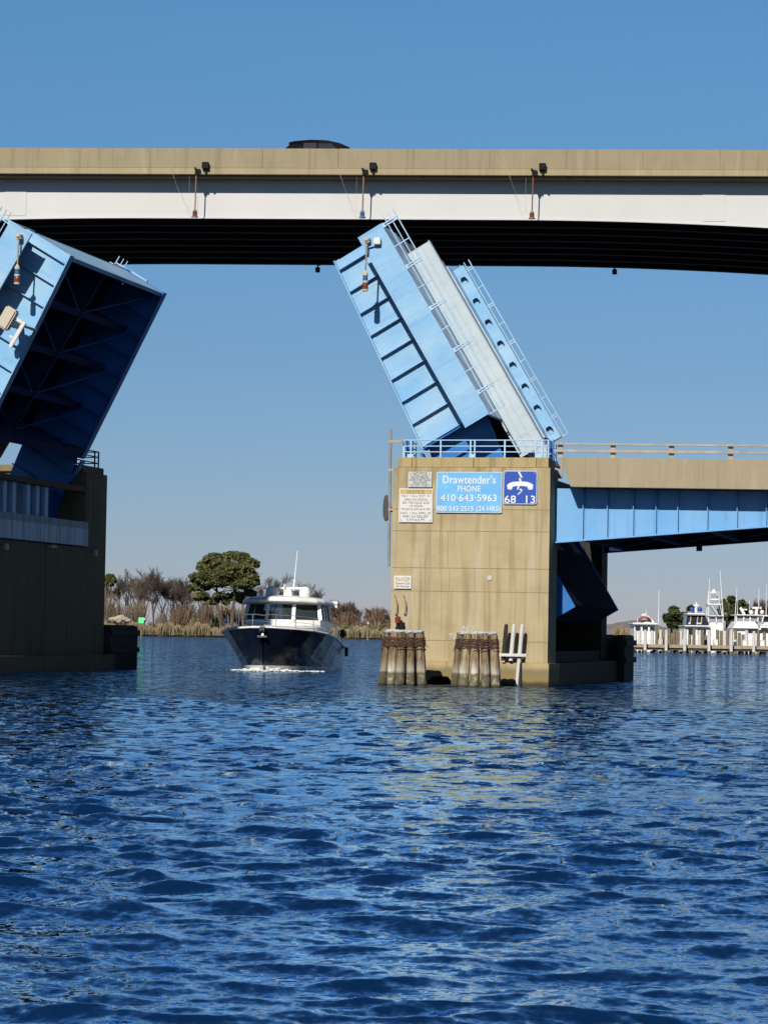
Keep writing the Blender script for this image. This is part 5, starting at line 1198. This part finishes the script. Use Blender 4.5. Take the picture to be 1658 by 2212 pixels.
gl = bpy.data.materials.new('yacht_glass'); gl.use_nodes = True; gb_ = gl.node_tree.nodes['Principled BSDF']; gb_.inputs['Base Color'].default_value = (.10, .13, .15, 1); gb_.inputs['Roughness'].default_value = .02; gb_.inputs['Transmission Weight'].default_value = .75; gb_.inputs['IOR'].default_value = 1.1
for i in range(5):
    m = ymb(); q = [Vector(hp(i, .08, z1)), Vector(hp(i+1, .08, z1)), Vector(hp(i+1, .92, z2)), Vector(hp(i, .92, z2))]; m.poly(q); m.build('window', gl, e, recalc=False)
m = ymb(); m.box(-8.6, -5.5, -1.6, 1.6, 1.56, 1.75); m.box(-5.9, -5.2, -1.5, 1.5, 1.76, 2.45); m.build('cabin_sole', plain('dark_interior', (.03, .025, .02), .8), e)
m = ymb()
for y_ in (-.75, .8): m.box(-7.1, -6.6, y_-.28, y_+.28, 1.76, 2.9)
m.build('helm_seat', plain('grey_seat', (.08, .08, .09), .7), e)
m = ymb(); m.box(-8.82, -8.75, -.5, 1.7, 1.6, 3.3); m.box(-8.82, -8.75, -1.7, -1.2, 1.6, 3.3); m.build('aft_bulkhead', M['yacht_white'], e)
m = ymb(); rings = []
plan = [(-4.35, -.4), (-4.45, -.95), (-5.0, -1.75), (-5.6, -2.05), (-7.5, -2.12), (-9.6, -2.0), (-10.4, -1.7), (-10.4, 1.7), (-9.6, 2.0), (-7.5, 2.12), (-5.6, 2.05), (-5.0, 1.75), (-4.45, .95), (-4.35, .4)]
for g, zz in ((.97, 3.40), (1.0, 3.45), (1.0, 3.53), (.95, 3.63), (.8, 3.70), (.45, 3.76)): rings.append([(-7.2+(x+7.2)*g, y*g, zz-.035*(y*g)**2*.5) for x, y in plan])
m.loft(rings); m.build('roof', M['yacht_white'], e, smooth=False, bevel=.02)
for y_ in (-.84, .84):
    m = ymb(); r = .28; m.lathe((-6.9, y_, 3.95), [(.2, -.3), (.24, -.24), (r, -.2), (r, .05), (r*.86, .18), (r*.55, .265), (.01, .3)], 18); m.build('satellite_dome', M['yacht_white'], e, smooth=True)
m = ymb(); frus(m, -7.4, -6.6, -.2, .22, 3.7, 4.06, .1, .05, .05); m.build('mast', M['yacht_white'], e, bevel=.03)
m = ymb(); m.box(-6.95, -6.75, -.82, .76, 4.08, 4.2); m.build('radar_bar', M['yacht_white'], e, bevel=.03)
m = ymb(); m.tube((-7.2, .22, 4.0), (-7.2, .26, 4.5), .07, .05, 8); m.tube((-7.2, .26, 4.5), (-7.2, .38, 6.05), .035, .018, 8); m.tube((-7.2, .26, 4.48), (-7.2, .27, 4.56), .075, .06, 8); m.build('antenna', M['yacht_white'], e)
m = ymb(); m.tube((-6.6, -.14, 3.7), (-6.6, -.15, 4.35), .035, .03, 6); m.build('horn_mast', M['yacht_white'], e)
m = ymb(); m.box(-10.35, -10.1, 1.75, 2.02, 3.3, 3.62); m.ball((-9.6, 2.05, 3.5), .1, .1, .1, 8, 5); m.build('deck_light', M['yacht_white'], e)
for s_ in (-1, 1):                                    # wipers on the screens
    m = ymb(); m.bar((-4.9, s_*.2, 3.32), (-4.62, s_*.45, 2.75), (.012, 0, 0), (0, .015, 0)); m.build('wiper', M['black'], e)
st_ = plain('stainless', (.55, .55, .56), .25, .8)
m = ymb()
for s_ in (-1, 1):
    ps = [(.35, 0, 2.62)]+[(x, s_*(stn(x)[1]-.10), stn(x)[2]+.62-.0*abs(x)) for x in (.1, -.6, -1.6, -3, -5, -7.5, -9, -11.5)]
    for a, b in zip(ps[:-1], ps[1:]): m.tube(a, b, .02, .02, 6)
    ps2 = [(p[0], p[1], p[2]-.3) for p in ps]
    for a, b in zip(ps2[:-1], ps2[1:]): m.tube(a, b, .01, .01, 5)
    for x in (.0, -.8, -1.9, -3.2, -4.8, -6.3, -8, -9.6, -11.4): y_ = s_*(stn(x)[1]-.10); m.tube((x, y_, stn(x)[2]), (x, y_, stn(x)[2]+.62), .018, .018, 6)
m.build('bow_rail', st_, e)
m = ymb(); m.box(-.2, .62, -.12, .12, 2.0, 2.08); m.lathe((.55, 0, 1.93), [(.13, -.12), (.15, -.05), (.09, 0), (.15, .05), (.13, .12)], 12, 'Y'); m.bar((.4, 0, 1.98), (.5, .02, 1.6), (0, .05, 0), (.04, 0, 0)); m.bar((.5, -.22, 1.62), (.5, .22, 1.62), (.05, 0, 0), (0, 0, .05)); m.build('anchor', plain('dark_anchor', (.10, .10, .11), .35, .6), e)
m = ymb()
for y_ in (-.3, .3): m.box(-.7, -.35, y_-.06, y_+.06, 2.0, 2.12)
m.box(-1.1, -.8, -.15, .15, 1.98, 2.2); m.build('windlass', st_, e)
m = ymb(); m.lathe((-9.4, 2.42, 1.98), [(.08, -.1), (.17, -.08), (.21, 0), (.17, .08), (.08, .1)], 16, 'X'); m.build('horseshoe_buoy', M['black'], e, smooth=True)
m = ymb(); m.tube((-10.4, 2.5, 1.3), (-10.4, 2.5, .85), .09, .09, 10); m.build('fender', M['black'], e)
# bow wave
g = random.Random(77); m = ymb()
for i in range(420):
    s_ = g.choice((-1, 1, 1)); x = -abs(g.gauss(0, 1.5)); wl = stn(max(x, -6))[3]; y_ = s_*(wl+abs(g.gauss(.06, .20))+.04); r = g.uniform(.02, .075)*(1 if abs(x) < 1.5 else .7)
    z_ = abs(g.gauss(0, .07))*max(.25, 1-abs(x)/3); m.ball((x*.9, y_, z_), r*1.6, r*1.3, r*.7, 5, 3)
for i in range(150):
    t_ = g.uniform(.0, 1)**1.5; s_ = g.choice((-1, 1)); d_ = 1.2+t_*3.6
    m.ball((-.2-d_*.75+g.gauss(0, .15), s_*d_+.2, g.uniform(.0, .03)), g.uniform(.03, .12)*(1-t_*.6), g.uniform(.08, .25)*(1-t_*.5), .02, 5, 3)
for i in range(90):
    y_ = g.uniform(-1.9, 2.4); m.ball((-.3-abs(y_)*.9+g.gauss(.25, .2), y_*1.05, g.uniform(.0, .05)), g.uniform(.03, .1), g.uniform(.05, .16), .03, 5, 3)
m.build('bow_wave', plain('foam', (.70, .72, .74), .9, var=.05), recalc=True)['kind'] = 'stuff'
# ================================================================== CAR ON THE HIGH BRIDGE
s0, _ = hb_at(614, 318, .6); s1, _ = hb_at(751, 319, .6); zr = 24.8
L0 = s0-.35; L1 = s1+1.15; q0, q1 = .55, 2.4
e = empty('sport_utility_car', hbp((L0+L1)/2, 1.5, zr), 'dark sport utility car driving along the high bridge behind the parapet', 'car')
_, zt_ = hb_at(690, 300.5, .75); hgt = zt_-zr
def cmb():
    m = MB(); m.M = HM; return m
bl = zr+hgt*.60
m = cmb(); m.prism([(L0, zr+.32), (L1, zr+.3), (L1+.02, zr+.62), (L1-.15, bl-.16), (L1-1.15, bl-.02), (L0+.05, bl+.02), (L0-.02, zr+.6)], 1, q0, q1); m.build('body', MT('black_car_paint', (.002, .0022, .004), .5, spec=.03).done(), e, bevel=.05)
A = L0+.12; W_ = s1-s0
prof = [(L0+.1, bl), (s0+.02, zr+hgt*.72), (s0+.24, zr+hgt*.84), (s0+.16, zr+hgt*.91), (s0+.5, zr+hgt*.96), (s0+W_*.40, zr+hgt), (s0+W_*.66, zr+hgt*.985), (s0+W_*.86, zr+hgt*.90), (s1+.08, zr+hgt*.76), (L1-1.2, bl)]
m = cmb(); k0 = [(x, q0+.06, z) if z < bl+.05 else (x, q0+.2, z) for x, z in prof]; k1 = [(x, q1-.06, z) if z < bl+.05 else (x, q1-.2, z) for x, z in prof]
m.loft([k0, k1]); m.build('cabin', bpy.data.materials['black_car_paint'], e, bevel=.03)
for a, b in ((.30, .50), (.53, .74)):
    m = cmb(); xa, xb = s0+W_*a, s0+W_*b; zc = zr+hgt*.92 if a < .5 else zr+hgt*.90
    for qq, d_ in ((q0, 1), (q1, -1)): m.hexa([(xa,qq+.045*d_,bl+.05),(xb+(.35 if a > .5 else 0),qq+.045*d_,bl+.05),(xb+(.35 if a > .5 else 0),qq+.062*d_,bl+.05),(xa,qq+.062*d_,bl+.05),(xa,qq+.17*d_,zc-.04),(xb,qq+.17*d_,zc-.04),(xb,qq+.19*d_,zc-.04),(xa,qq+.19*d_,zc-.04)])
    m.build('window', M['dglass'], e)
m = cmb(); m.prism([(s0+W_*.36, zr+hgt*.995), (s0+W_*.42, zr+hgt*1.0), (s0+W_*.36, zr+hgt*1.03)], 1, 1.4, 1.5); m.build('roof_fin', M['black'], e)
for x in (L0+.85, L1-.9):
    for qq in (q0+.02, q1-.24):
        m = cmb(); m.lathe((x, qq, zr+.34), [(.2, 0), (.34, .02), (.34, .2), (.2, .22)], 18, 'Y'); wh = m.build('wheel', M['black'], e)
        m = cmb(); m.lathe((x, qq, zr+.34), [(.04, -.012), (.2, -.006), (.21, .0)], 14, 'Y'); m.build('rim', M['galv'], wh)
